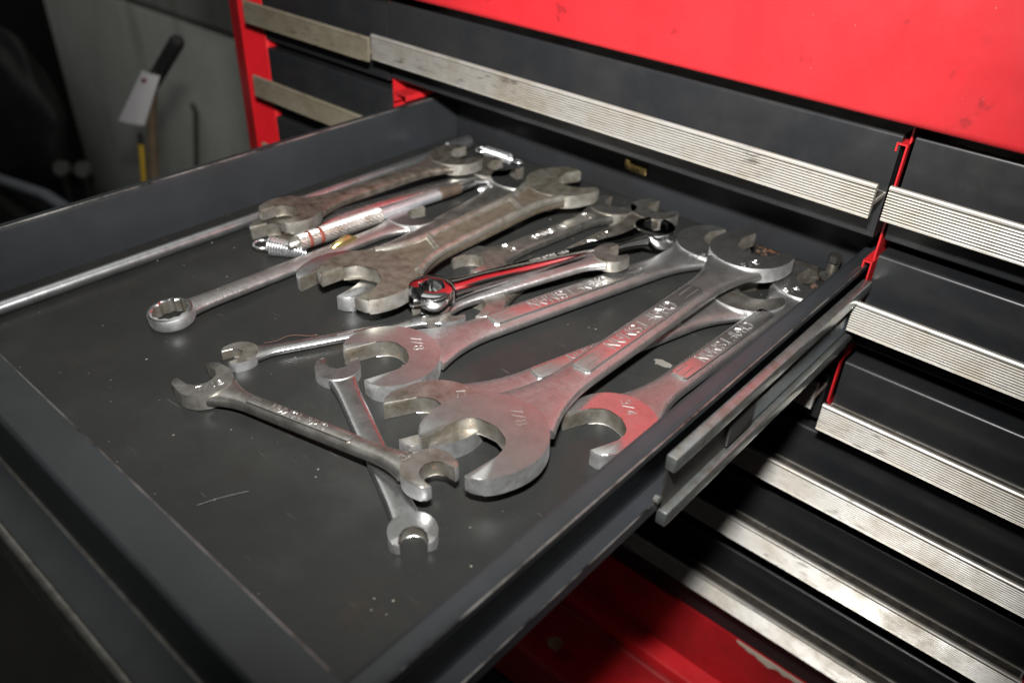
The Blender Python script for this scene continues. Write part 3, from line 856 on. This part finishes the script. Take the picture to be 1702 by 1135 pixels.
# ---- small wrenches at the front
wrench('open_end_wrench', 'small open-end wrench marked 7/16 with rusty collar, crossing over a plain one',
       (-232, 108), (-139, 127.5), 3.4, 8.6, O(11.1, 9.8, 6, -14, tw=1.5, tip=9), O(9.5, 8.7, 5.6, -14, tw=1.3),
       7.2, 4.4, ((MAT_DULL, MAT_SPOT), MAT_DULL, MAT_DULL, MAT_LETTER), panel=dict(x0=21, x1=66, w=4.2, lh=2.9, sw=0.36, gl=4, h=0.6, shift=0),
       marks=[('7/16', 2.6, 4.2, -1.5, 3.0, 60, 0.42, None), ('3/8', 2.4, 86, 2.2, 2.8, 78, 0.38, None)])
wrench('open_end_wrench', 'small plain open-end wrench lying under the 7/16 one, jaws towards the drawer front',
       (-207.8, 147.1), (-129, 111.4), 2.2, 2.1, O(8.7, 8.3, 4.4, -16, tw=1.2), O(7.9, 7.4, 4.2, -16, tw=1.1),
       8.2, 3.6, (MAT_CHROME, MAT_CHROME, MAT_LETTER), expo=4.5, neck=(0.62, 0.62))
wrench('open_end_wrench', 'slim small open-end wrench with rust inside its narrow jaw beside the combination wrench',
       (-241.2, 127.6), (-205, 202), 2.0, 2.0, O(6.8, 7.0, 4.0, 12, tw=1.4, tip=5.6), O(7.0, 6.6, 3.8, 15, tw=1.1),
       5.4, 3.2, (MAT_SPOT, MAT_CHROME, MAT_CHROME, MAT_LETTER), marks=[('-----', 1.4, 40, 0, 1.58, 180, 0.3, None)])

# ---- combination wrench
wrench('combination_wrench', 'combination wrench with ring end at the front and open jaw by the knurled tool',
       (-283, 124), (-279, 250.5), 3.6, 3.4, dict(type='box', R=9.0, r=6.2, t=5.8, ang=0, pitch=-4), O(12.7, 12.0, 5.6, -20, tw=1.6),
       8.6, 4.8, (MAT_CHROME, MAT_PEBBLE, MAT_DARKMARK), expo=2.6,
       marks=[('1/2', 2.2, 24, 0.4, 2.4, 180, 0.3, None), ('--', 2.0, 37, 0.2, 2.4, 180, 0.3, None), ('-- -', 2.0, 52, 0.2, 2.4, 180, 0.3, None), ('------', 1.8, 76, 0, 2.4, 180, 0.26, None)])

# ---- heavy rusty forged wrench with ribs
def forged(label, A, B, zA, zB, hA, hB, w0, t0):
    e, L = wrench('open_end_wrench', label, A, B, zA, zB, hA, hB, w0, t0 - 2.4, (MAT_RUSTY, MAT_RECESS, MAT_RUSTY), expo=6, neck=(0.72, 0.72), flare=(hA['R'] * 1.3, hB['R'] * 1.3))
    # raised border ribs and cross ribs
    def rib(pts, r):
        bm = bmesh.new(); tube(bm, [Vector(p) * MM for p in pts], [q * MM for q in r], 10); return obj('rib', bm, MAT_RIB, e, 60)
    zt = (t0 - 2.4) / 2 - 0.4
    for sg in (-1, 1):
        pts = []; rr = []
        for i in range(25):
            x = hA['R'] * 0.8 + (L - 0.8 * (hA['R'] + hB['R'])) * i / 24
            fa = max(0, 1 - (x - hA['R'] * 0.8) / (hA['R'] * 1.3)) ** 2.2; fb = max(0, 1 - (L - hB['R'] * 0.8 - x) / (hB['R'] * 1.3)) ** 2.2
            w = w0 + (2 * hA['R'] * 0.72 - w0) * fa + (2 * hB['R'] * 0.72 - w0) * fb
            pts.append((x, sg * (w / 2 - 1.7), zt)); rr.append(2.3)
        rib(pts, rr)
    for x0, x1 in ((hA['R'] * 1.75, hA['R'] * 2.05), (L - hB['R'] * 2.15, L - hB['R'] * 1.75)):
        rib([(x0, -w0 / 2 + 2, zt), ((x0 + x1) / 2, 0, zt), (x1, w0 / 2 - 2, zt)], [2.2] * 3)
    return e
forged('big rusty forged open-end wrench with ribbed shank on top of another wrench', (-238.5, 187.5), (-242, 320), 11.4, 11.2,
       O(22.6, 20.8, 6.6, -5, tw=3.4, bev=1.4, tip=14.2, bot=-5.4), O(20.0, 18.4, 6.6, -30, tw=3.6, bev=1.4, tip=15.5, bot=-2.0), 17.0, 7.4)
wrench('open_end_wrench', 'open-end wrench mostly hidden under the big rusty forged wrench',
       (-256, 190), (-272, 322), 3.6, 3.6, O(22.0, 20.0, 7, -2), O(17.5, 15.5, 7, -10), 14, 5.2, (MAT_CHROME, MAT_DULL, MAT_LETTER))

# ---- pair of oily wrenches by the drawer side
wrench('open_end_wrench', 'dark oily open-end wrench on top of its twin beside the long rod',
       (-312, 203), (-306, 308), 11.0, 11.0, O(15.0, 14.6, 5.8, 3, tw=2.4, bev=0.7), O(15.5, 15.0, 5.8, -12, tw=2.4, bev=0.7),
       11.0, 5.2, (MAT_DARKST, MAT_DARKST, MAT_LETTER), expo=3.0)
wrench('open_end_wrench', 'steel open-end wrench under the dark oily one beside the long rod',
       (-311, 196), (-292, 322), 3.6, 3.6, O(15.5, 14.6, 7.0, 0, tw=2.4, bev=0.8), O(14.5, 14.0, 7.0, -12, tw=2.4, bev=0.8),
       9.5, 6.0, (MAT_DARKST, MAT_CHROME, MAT_LETTER), expo=2.3)

# ---- middle group
wrench('open_end_wrench', 'flat grey open-end wrench with raised name next to the rusty forged one',
       (-226, 241), (-217, 332), 3.0, 3.0, O(12.7, 12.2, 6, -5, tw=2.0), O(12.0, 12.0, 6, 8, tw=2.0),
       10.2, 4.2, (MAT_DULL, MAT_DULL, MAT_LETTER), expo=4.5,
       marks=[('BANNSEIN', 3.0, 45, 0.3, 2.1, 0, 0.4, None), ('5/8', 3.0, 19, 0.2, 2.1, 90, 0.45, None), ('1/2', 2.6, 73, 0.6, 2.1, 90, 0.4, None)])
wrench('open_end_wrench', 'dark open-end wrench stamped 9/16 and 1/2 under the polished flare nut wrench',
       (-203, 214), (-199, 343), 3.0, 3.0, O(14.3, 13.4, 6, 14, tw=2.0), O(12.7, 12.2, 6, -14, tw=2.0),
       10.5, 4.6, (MAT_DULL, MAT_DARKST, MAT_LETTER), expo=4.0,
       marks=[('9/16 DAYTON 1/2', 3.2, 71, 0.2, 2.3, 0, 0.4, None)])
wrench('flare_nut_wrench', 'polished chrome flare nut wrench with slotted ring ends reflecting red',
       (-212, 199), (-180, 313), 11.0, 9.6, dict(type='flare', R=9.6, r=4.7, t=9.0, gap=0.40, ang=12), dict(type='flare', R=9.8, r=5.2, t=9.0, gap=0.42, ang=43),
       9.2, 5.6, (MAT_POLISH, MAT_POLISH, MAT_LETTER), expo=3.0, flare=(14, 14),
       marks=[('INDESTRO USA', 1.9, 58, 0.6, 2.8, 0, 0.26, None)])
wrench('open_end_wrench', 'small dull open-end wrench with one jaw resting on a large wrench shank',
       (-212, 198), (-178, 276), 3.4, 11.6, O(8.7, 8.4, 5, 8, tw=1.2), O(8.0, 8.2, 5.2, -1, tw=1.5),
       5.8, 3.4, (MAT_DULL, MAT_PEBBLE, MAT_LETTER), expo=3.4,
       marks=[('-----', 1.3, 42, 0, 1.7, 0, 0.25, None), ('---', 1.6, 55, 0, 1.7, 0, 0.3, None)])

# ================================================================== other loose things in the drawer
bm = bmesh.new()
tube(bm, [(-0.3360, 0.0620, 0.0030), (-0.3345, 0.20, 0.0030), (-0.3335, 0.328, 0.0030), (-0.3335, 0.329, 0.0038), (-0.3333, 0.346, 0.0040)], [0.0028, 0.0028, 0.0028, 0.0038, 0.0038], 20)
tag(obj('steel_rod', bm, MAT_ROD, None, 45), 'long straight chrome rod lying along the inner drawer wall', 'rod')

def coil(bm, a, b, R, r, turns, n=14, taper=1.0):
    a = Vector(a); b = Vector(b); d = (b - a).normalized()
    s1 = d.cross(Vector((0, 0, 1))).normalized(); s2 = s1.cross(d)
    N = int(turns * n); pts = []
    for i in range(N + 1):
        t = i / N; q = 2 * math.pi * turns * t
        RR = R * (1 + (taper - 1) * t)
        pts.append(a.lerp(b, t) + s1 * math.cos(q) * RR + s2 * math.sin(q) * RR)
    tube(bm, pts, r, 6)
def loop(bm, c, d, R, r, flat=True, n=20):
    d = Vector(d).normalized(); c = Vector(c)
    s1 = d.cross(Vector((0, 0, 1))).normalized()
    e2 = d if flat else Vector((0, 0, 1))
    tube(bm, [c + (d * math.cos(2 * math.pi * k / n) + s1 * math.sin(2 * math.pi * k / n)) * R for k in range(n + 1)], r, 6)
def spring(label, a, b, R, r, turns, l0, l1, taper=1.0):
    e = empty('extension_spring', ((a[0] + b[0]) / 2 * MM, (a[1] + b[1]) / 2 * MM, 0)); tag(e, label, 'spring')
    inv = Matrix.Translation(-e.location)
    A = Vector(a) * MM; B = Vector(b) * MM; d = (B - A).normalized()
    def P(n, bm): 
        o = obj(n, bm, MAT_ZINC, None, 60); o.parent = e; o.matrix_parent_inverse = inv
    bm = bmesh.new(); coil(bm, A, B, R * MM, r * MM, turns, taper=taper); P('coil', bm)
    if l0:
        bm = bmesh.new(); loop(bm, A - d * l0 * MM, d, l0 * MM, r * MM); P('end_loop', bm)
    if l1:
        bm = bmesh.new()
        q = B + d * 1 * MM; s1 = d.cross(Vector((0, 0, 1))).normalized()
        tube(bm, [B, q + s1 * 1.6 * MM, q + s1 * 1.7 * MM + d * 6 * MM, q + d * 8 * MM, q - s1 * 1.7 * MM + d * 6 * MM, q - s1 * 1.7 * MM + d * 2 * MM], r * MM, 6); P('end_hook', bm)
spring('bright zinc extension spring with hook lying along the back wall', (-316, 343, 3.4), (-299, 344.5, 3.2), 2.9, 0.45, 20, 3.4, 1.0)
spring('tapered zinc spring with round loop beside the combination wrench shank', (-303, 184.5, 4.6), (-289, 193, 3.4), 4.2, 0.5, 13, 3.8, 0, 0.62)

# knurled tool: knurled grip with red bands, tube, brown tape
kt = empty('knurled_tool', mat=frame((-292, 190), (-285, 302), 7.5, 6.0)[0])
tag(kt, 'slim steel tool with knurled red-banded grip and brown taped end', 'tool')
def cyl(name, x0, x1, r0, r1, mat, n=20, parent=None):
    bm = bmesh.new(); tube(bm, [(x0 * MM, 0, 0), ((x0 + .4) * MM, 0, 0), ((x1 - .4) * MM, 0, 0), (x1 * MM, 0, 0)], [(r0 - .4) * MM, r0 * MM, r1 * MM, (r1 - .4) * MM], n)
    return obj(name, bm, mat, parent or kt, 40)
def knurl(name, x0, x1, r):
    bm = bmesh.new(); n = 32; m = int((x1 - x0) / 0.6)
    rings = []
    for i in range(m + 1):
        x = x0 + (x1 - x0) * i / m; ring = []
        for k in range(n):
            a = 2 * math.pi * (k + 0.5 * (i % 2)) / n
            rr = r + (0.26 if (k + (i // 2)) % 2 == 0 else -0.16)
            ring.append(bm.verts.new((x * MM, rr * MM * math.cos(a), rr * MM * math.sin(a))))
        rings.append(ring)
    for A, B in zip(rings, rings[1:]):
        for k in range(n): bm.faces.new((A[k], A[(k + 1) % n], B[(k + 1) % n], B[k]))
    bm.faces.new(rings[0][::-1]); bm.faces.new(rings[-1])
    return obj(name, bm, MAT_KNURL, kt, 5)
MAT_REDTAPE = plain('faded_red_band', (0.15, 0.03, 0.02), 0.5, 0, 0.5, 300)
MAT_BROWN = plain('old_brown_tape', (0.05, 0.034, 0.023), 0.6, 0, 0.5, 200)
cyl('tip', -3, 2.0, 2.0, 2.8, MAT_DULL)
knurl('knurled_collar', 2.0, 6.5, 3.6)
cyl('red_band', 6.5, 8.2, 3.9, 3.9, MAT_REDTAPE)
knurl('knurled_collar', 8.2, 12.5, 3.6)
cyl('red_band', 12.5, 14.4, 3.9, 3.9, MAT_REDTAPE)
knurl('knurled_grip', 14.4, 48, 3.7)
cyl('tube', 47.8, 86, 2.6, 2.7, MAT_TUBE)
cyl('brown_tape', 86, 100, 2.95, 2.95, MAT_BROWN)
cyl('spindle', 100, 110, 2.2, 2.0, MAT_CHROME)

# screw with a round flange standing out by the oily wrench heads
st = empty('flanged_screw', mat=frame((-279.5, 300), (-268, 322), 4.0, 3.0)[0]); tag(st, 'small bright screw with round white flange beside the brown taped tool', 'screw')
bm = bmesh.new(); tube(bm, [(-2 * MM, 0, 0), (0, 0, 0), (4 * MM, 0, 0)], [1.2 * MM, 1.9 * MM, 1.9 * MM], 14); obj('head', bm, MAT_ZINC, st, 40)
bm = bmesh.new(); tube(bm, [(4 * MM, 0, 0), (4.4 * MM, 0, 0), (5.4 * MM, 0, 0), (6 * MM, 0, 0)], [2.6 * MM, 3.6 * MM, 3.6 * MM, 2.4 * MM], 20); obj('flange', bm, MAT_ZINC, st, 40)
bm = bmesh.new(); tube(bm, [(6 * MM, 0, 0), (24 * MM, 0, 0)], 0.8 * MM, 8); obj('shaft', bm, MAT_DULL, st, 40)

# small gold clip next to the knurled grip
bm = bmesh.new()
tube(bm, [(-0.2815, 0.1990, 0.002), (-0.2800, 0.2035, 0.006), (-0.2795, 0.2100, 0.0075), (-0.2805, 0.2150, 0.005), (-0.2815, 0.2185, 0.004)], [0.0006, 0.0016, 0.0021, 0.0016, 0.0008], 12)
tag(obj('brass_clip', bm, MAT_BRASS, None, 60), 'little curved brass clip against the knurled grip', 'clip')

# bolt with coil and washer in the far right corner
bt = empty('spring_bolt', (-0.1055, 0.345, 0.0)); tag(bt, 'dark bolt with washer and small coil standing in the far corner of the drawer', 'bolt')
def BP(n, bm, mat): return obj(n, bm, mat, bt, 40)
bm = bmesh.new(); tube(bm, [(0, 0, 0), (0, 0, 0.0015), (0, 0, 0.0015), (0, 0, 0.012)], [0.0040, 0.0040, 0.0017, 0.0017], 16); BP('shaft', bm, MAT_DARK)
bm = bmesh.new(); coil(bm, (0, 0, 0.005), (0, 0.0001, 0.0105), 0.0022, 0.0003, 6); BP('coil', bm, MAT_DARKST)
bm = bmesh.new(); tube(bm, [(0, 0, 0.0030), (0, 0, 0.0036)], 0.0050, 22); BP('washer', bm, MAT_DULL)
bm = bmesh.new(); tube(bm, [(0, 0, 0.0112), (0, 0, 0.0145)], 0.0030, 6); BP('nut', bm, MAT_DARK)
bm = bmesh.new(); outline_solid(bm, [(-0.022, -0.006), (-0.004, -0.009), (0.002, -0.004), (-0.002, 0.006), (-0.020, 0.004)], 0.0, 0.004, 0.0006)
tag(obj('cast_lump', xform(bm, Matrix.Translation((-0.111, 0.343, 0.0002))), MAT_DARKST), 'dark angular metal scrap beside the bolt in the far corner', 'scrap')

# shavings, flakes and hair
MAT_WHITE = plain('white_plastic_shaving', (0.62, 0.60, 0.55), 0.5)
def curl(cx, cy, label, sc=1.0, seed=0):
    rnd = random.Random(seed); pts = []
    for i in range(40):
        a = i * 0.42; rr = (1.0 + 0.035 * i) * sc
        pts.append(((cx + rr * math.cos(a) + 0.05 * i * sc) * MM, (cy + rr * math.sin(a) * 1.1) * MM, (0.5 + 0.9 * abs(math.sin(a * 0.5)) * sc) * MM))
    bm = bmesh.new(); tube(bm, pts, 0.32 * MM * sc, 5)
    tag(obj('shaving', bm, MAT_WHITE, None, 60), label, 'shaving')
curl(-245, 312, 'larger curled white shaving between the rusty wrench and the grey flat one', 1.0, 1)
curl(-236, 327, 'smaller curled white shaving near the jaw of the grey flat wrench', 0.6, 2)
bm = bmesh.new()
rnd = random.Random(5); pts = []
for k in range(14):
    a = 2 * math.pi * k / 14; pts.append((-0.1252 + (0.0036 + rnd.uniform(-.001, .0012)) * math.cos(a), 0.2378 + (0.0018 + rnd.uniform(-.0006, .0008)) * math.sin(a)))
outline_solid(bm, pts, 0.0001, 0.0005)
tag(obj('paint_flake', bm, plain('grey_flake', (0.13, 0.125, 0.11), 0.6)), 'torn grey flake on the drawer floor between two large wrenches', 'flake')
bm = bmesh.new(); tube(bm, [(-0.2445 + 0.010 * t + 0.001 * math.sin(9 * t), 0.140 + 0.018 * t, 0.0006 + 0.0009 * math.sin(3.1 * t)) for t in [k / 16 for k in range(17)]], 0.00009, 5)
tag(obj('fibre', bm, plain('rusty_fibre', (0.12, 0.05, 0.03), 0.8), None, 60), 'thin reddish fibre on the floor by the hidden wrench jaw', 'fibre')
bm = bmesh.new(); tube(bm, [(-0.186 + 0.004 * t + 0.002 * t * t, 0.076 + 0.014 * t, 0.0004) for t in [k / 12 for k in range(13)]], 0.0001, 5)
tag(obj('fibre', bm, plain('pale_fibre', (0.05, 0.05, 0.048), 0.6), None, 60), 'thin pale hair on the bare drawer floor near the front', 'fibre')
bm = bmesh.new(); rnd = random.Random(11)
for k in range(60):
    x = rnd.uniform(-0.345, -0.098); y = rnd.uniform(0.065, 0.35); r = rnd.choice([0.12, 0.15, 0.2, 0.25, 0.32]) * MM
    bmesh.ops.create_icosphere(bm, subdivisions=1, radius=r, matrix=Matrix.Translation((x, y, r * 0.6)) @ Matrix.Rotation(rnd.uniform(0, 3), 4, 'Z') @ Matrix.Diagonal((rnd.uniform(.7, 2.4), 1, .6, 1)))
tag(obj('crumbs', bm, plain('grit', (0.26, 0.235, 0.20), 0.8, 0, 0.7, 900)), kind='stuff')
bm = bmesh.new(); rnd = random.Random(19)
for k in range(70):
    x = rnd.gauss(-0.128, 0.012); y = rnd.gauss(0.343, 0.006); q = rnd.uniform(0.4, 1.6) * MM
    if y > 0.353 or x > -0.098: continue
    bmesh.ops.create_icosphere(bm, subdivisions=1, radius=q, matrix=Matrix.Translation((x, y, q * 0.45)) @ Matrix.Rotation(rnd.uniform(0, 3), 4, 'Z') @ Matrix.Diagonal((rnd.uniform(.7, 2.2), 1, .6, 1)))
tag(obj('rust_grit', bm, plain('rusty_grit', (0.085, 0.045, 0.028), 0.9, 0, 0.8, 700), None, 20), kind='stuff')
# crumbs on the rolling cabinet ledge
bm = bmesh.new(); bmesh.ops.create_icosphere(bm, subdivisions=3, radius=1.0)
for v_ in bm.verts:
    n_ = noise.noise(v_.co * 1.7); v_.co *= 1 + 0.45 * n_
xform(bm, Matrix.Translation(Vector((-1.0 * U, 1.475 * U, -1.425 * U))) @ Matrix.Diagonal((0.0050, 0.0042, 0.0026, 1)))
tag(obj('foam_crumb', bm, plain('tan_foam', (0.36, 0.25, 0.10), 0.9, 0, 0.6, 400)), 'tan crumb of foam lying on the red cabinet rim', 'crumb')

# ================================================================== blurred background by the wall
def B(u): return Vector(u) * U
cart = empty('dark_cart', (-10.5 * U, 3.6 * U, -0.85)); tag(cart, 'dark grimy equipment cart standing in front of the concrete wall', 'cart')
def kp(name, bm, mat):
    o = obj(name, bm, mat); o.parent = cart; o.matrix_parent_inverse = Matrix.Translation(-cart.location); return o
kp('body', nbox(*s(-14.0, -7.0, 3.1, 4.1, -4.55, -3.75), bev=0.01), MAT_DARK)
bm = bmesh.new(); tube(bm, [B((-14.0, 3.3, -4.0)), B((-14.0, 3.3, -1.6)), B((-13.6, 3.3, -1.2)), B((-12.6, 3.3, -1.2))], 0.02, 12); kp('push_bar', bm, MAT_DARK)
bm = bmesh.new(); bmesh.ops.create_icosphere(bm, subdivisions=4, radius=1.0)
for v_ in bm.verts: v_.co *= 1 + 0.16 * noise.noise(v_.co * 2.3)
xform(bm, Matrix.Translation(B((-11.9, 3.75, -2.85))) @ Matrix.Diagonal((0.24, 0.07, 0.22, 1)))
tag(obj('canvas_bag', bm, MAT_RUBBER, None, 60), 'black lumpy bag slumped on the cart before the concrete wall', 'bag')
bm = bmesh.new(); tube(bm, [B((-13.6, 3.28, -3.72)), B((-12.0, 3.28, -3.62)), B((-10.2, 3.3, -3.32)), B((-9.0, 3.3, -3.3))], 0.012, 16)
tag(obj('hose', bm, plain('pale_blue_grey_hose', (0.30, 0.33, 0.37), 0.5), None, 60), 'pale blue-grey hose lying on the dark cart', 'hose')

def gauge(px, label):
    e = empty('pressure_gauge', B((px[0], px[1], px[2])), None); tag(e, label, 'gauge', 'pressure gauges on the cart')
    d = (CAMPOS - e.location).normalized() * 0.6 + Vector((0.1, -0.6, 0.3)); d.normalize()
    q = d.to_track_quat('Z', 'Y').to_matrix().to_4x4()
    r = 0.0165
    bm = bmesh.new(); tube(bm, [(0, 0, -0.015), (0, 0, -0.013), (0, 0, 0.004), (0, 0, 0.006), (0, 0, 0.003)], [r * .9, r, r, r * .9, r * .84], 28); obj('case', xform(bm, q), MAT_DULL, e, 40)
    bm = bmesh.new(); tube(bm, [(0, 0, 0.0032), (0, 0, 0.0036)], r * 0.84, 28); f = obj('dial', xform(bm, q), plain('gauge_dial', (0.34, 0.31, 0.20), 0.5, 0, 0.5, 60), e, 40)
    bm = bmesh.new(); box(bm, -0.0006, 0.0006, -0.002, 0.011, 0.0038, 0.0045); obj('needle', xform(bm, q @ Matrix.Rotation(0.8, 4, 'Z')), MAT_DARK, f)
    bm = bmesh.new(); tube(bm, [(0, 0, -0.016), (0, 0, -0.10)], 0.007, 12); obj('stem', bm, MAT_DARK, e, 40)
gauge((-9.88, 3.45, -2.93), 'round chrome pressure gauge next to the black bag')
gauge((-9.26, 3.45, -2.76), 'round chrome pressure gauge next to the yellow stick')
mf = empty('gauge_manifold', B((-9.6, 3.45, -3.75))); tag(mf, 'dark valve manifold block under the two gauges', 'manifold')
bm = bmesh.new(); tube(bm, [(-0.09, 0, 0.045), (0.20, 0, 0.085)], 0.015, 14); obj('block', bm, MAT_DARK, mf, 40)
bm = bmesh.new(); tube(bm, [(0, 0, 0), (0, 0, 0.06)], 0.02, 12); obj('stand', bm, MAT_DARK, mf, 40)
bm = bmesh.new(); tube(bm, [(0.13, -0.01, 0.10), (0.13, -0.035, 0.105)], [0.012, 0.015], 14); obj('valve_knob', bm, plain('grey_blue_knob', (0.22, 0.25, 0.30), 0.4), mf, 40)

lv = empty('pump_lever', B((-4.95, 2.17, -4.59))); tag(lv, 'upright lever with ribbed black grip leaning by the concrete wall', 'lever')
linv = Matrix.Translation(-lv.location)
def LP(n, bm, mat, a=50):
    o = obj(n, bm, mat, None, a); o.parent = lv; o.matrix_parent_inverse = linv
pA, pB = B((-4.514, 2.17, -0.463)), B((-4.142, 2.17, -0.159))
bm = bmesh.new(); pts = []; rr = []
for k in range(41):
    t = k / 40; pts.append(pA.lerp(pB, t)); rr.append((0.0074 if k % 4 < 2 else 0.0063) * (0.6 if k in (0, 40) else 1))
tube(bm, pts, rr, 16); LP('grip', bm, MAT_RUBBER)
bm = bmesh.new(); tube(bm, [B((-4.95, 2.17, -4.59)), B((-4.749, 2.17, -1.071)), B((-4.625, 2.17, -0.705)), pA], [0.009, 0.0066, 0.0048, 0.0045], 14); LP('bar', bm, plain('brown_rusty_bar', (0.16, 0.12, 0.075), 0.6, 0, 0.5, 30))
# paper tag
tg = empty('paper_tag', B((-4.6, 2.09, -0.55))); tag(tg, 'white paper tag hanging from the black lever grip', 'tag')
tc_ = [B((-4.892, 2.096, -0.755)), B((-4.576, 2.096, -0.705)), B((-4.272, 2.096, -0.358)), B((-4.458, 2.096, -0.370))]
# corners taken in order: bottom left, bottom right, top right, top left
a, b, c, d = tc_
bm = bmesh.new(); NN = 8; grid = []
for i in range(NN + 1):
    row = []
    for j in range(NN + 1):
        p = a.lerp(b, i / NN).lerp(d.lerp(c, i / NN), j / NN)
        row.append(bm.verts.new(p + Vector((0, -0.0025 * math.sin(math.pi * i / NN), 0)) - tg.location))
    grid.append(row)
for i in range(NN):
    for j in range(NN): bm.faces.new((grid[i][j], grid[i + 1][j], grid[i + 1][j + 1], grid[i][j + 1]))
ex = bmesh.ops.extrude_face_region(bm, geom=bm.faces[:])
for v_ in ex['geom']:
    if isinstance(v_, bmesh.types.BMVert): v_.co.y += 0.0006
obj('card', bm, plain('tag_paper', (0.85, 0.83, 0.85), 0.8, 0, 0.12, 25), tg)
top = (c + d) / 2 - tg.location; bot = (a + b) / 2 - tg.location
h_ = top.lerp(bot, 0.12)
bm = bmesh.new(); tube(bm, [h_ + Vector((0, -0.0062, 0)), h_ + Vector((0, 0.002, 0))], 0.0019, 14); obj('eyelet', bm, plain('eyelet_brown', (0.12, 0.03, 0.02), 0.5), tg)
bm = bmesh.new(); tube(bm, [h_ + Vector((0, -0.005, 0)), pA.lerp(pB, 0.35) - tg.location], 0.0006, 6); obj('string', bm, plain('string', (0.2, 0.18, 0.15), 0.8), tg)
ys = empty('yellow_stick', B((-5.77, 2.10, -4.59))); tag(ys, 'thin yellow stick with dark tip beside the lever', 'stick')
bm = bmesh.new(); tube(bm, [(0, 0, 0), B((0.984, 0.05, 3.705))], 0.0031, 10); obj('body', bm, plain('yellow_paint', (0.50, 0.33, 0.03), 0.5), ys, 40)
bm = bmesh.new(); tube(bm, [B((0.9845, 0.05, 3.707)), B((1.004, 0.05, 3.78))], [0.003, 0.002], 10); obj('tip', bm, MAT_RUBBER, ys, 40)
bm = bmesh.new(); tube(bm, [B((-8.10, 4.26, -1.92)), B((-8.05, 4.26, -2.0)), B((-8.28, 4.26, -2.75)), B((-8.2, 4.26, -2.95)), B((-7.3, 4.26, -3.25))], 0.005, 8)
tag(obj('cable', bm, plain('old_cable', (0.06, 0.055, 0.045), 0.7), None, 60), 'thin dark cable running down the concrete wall', 'cable')
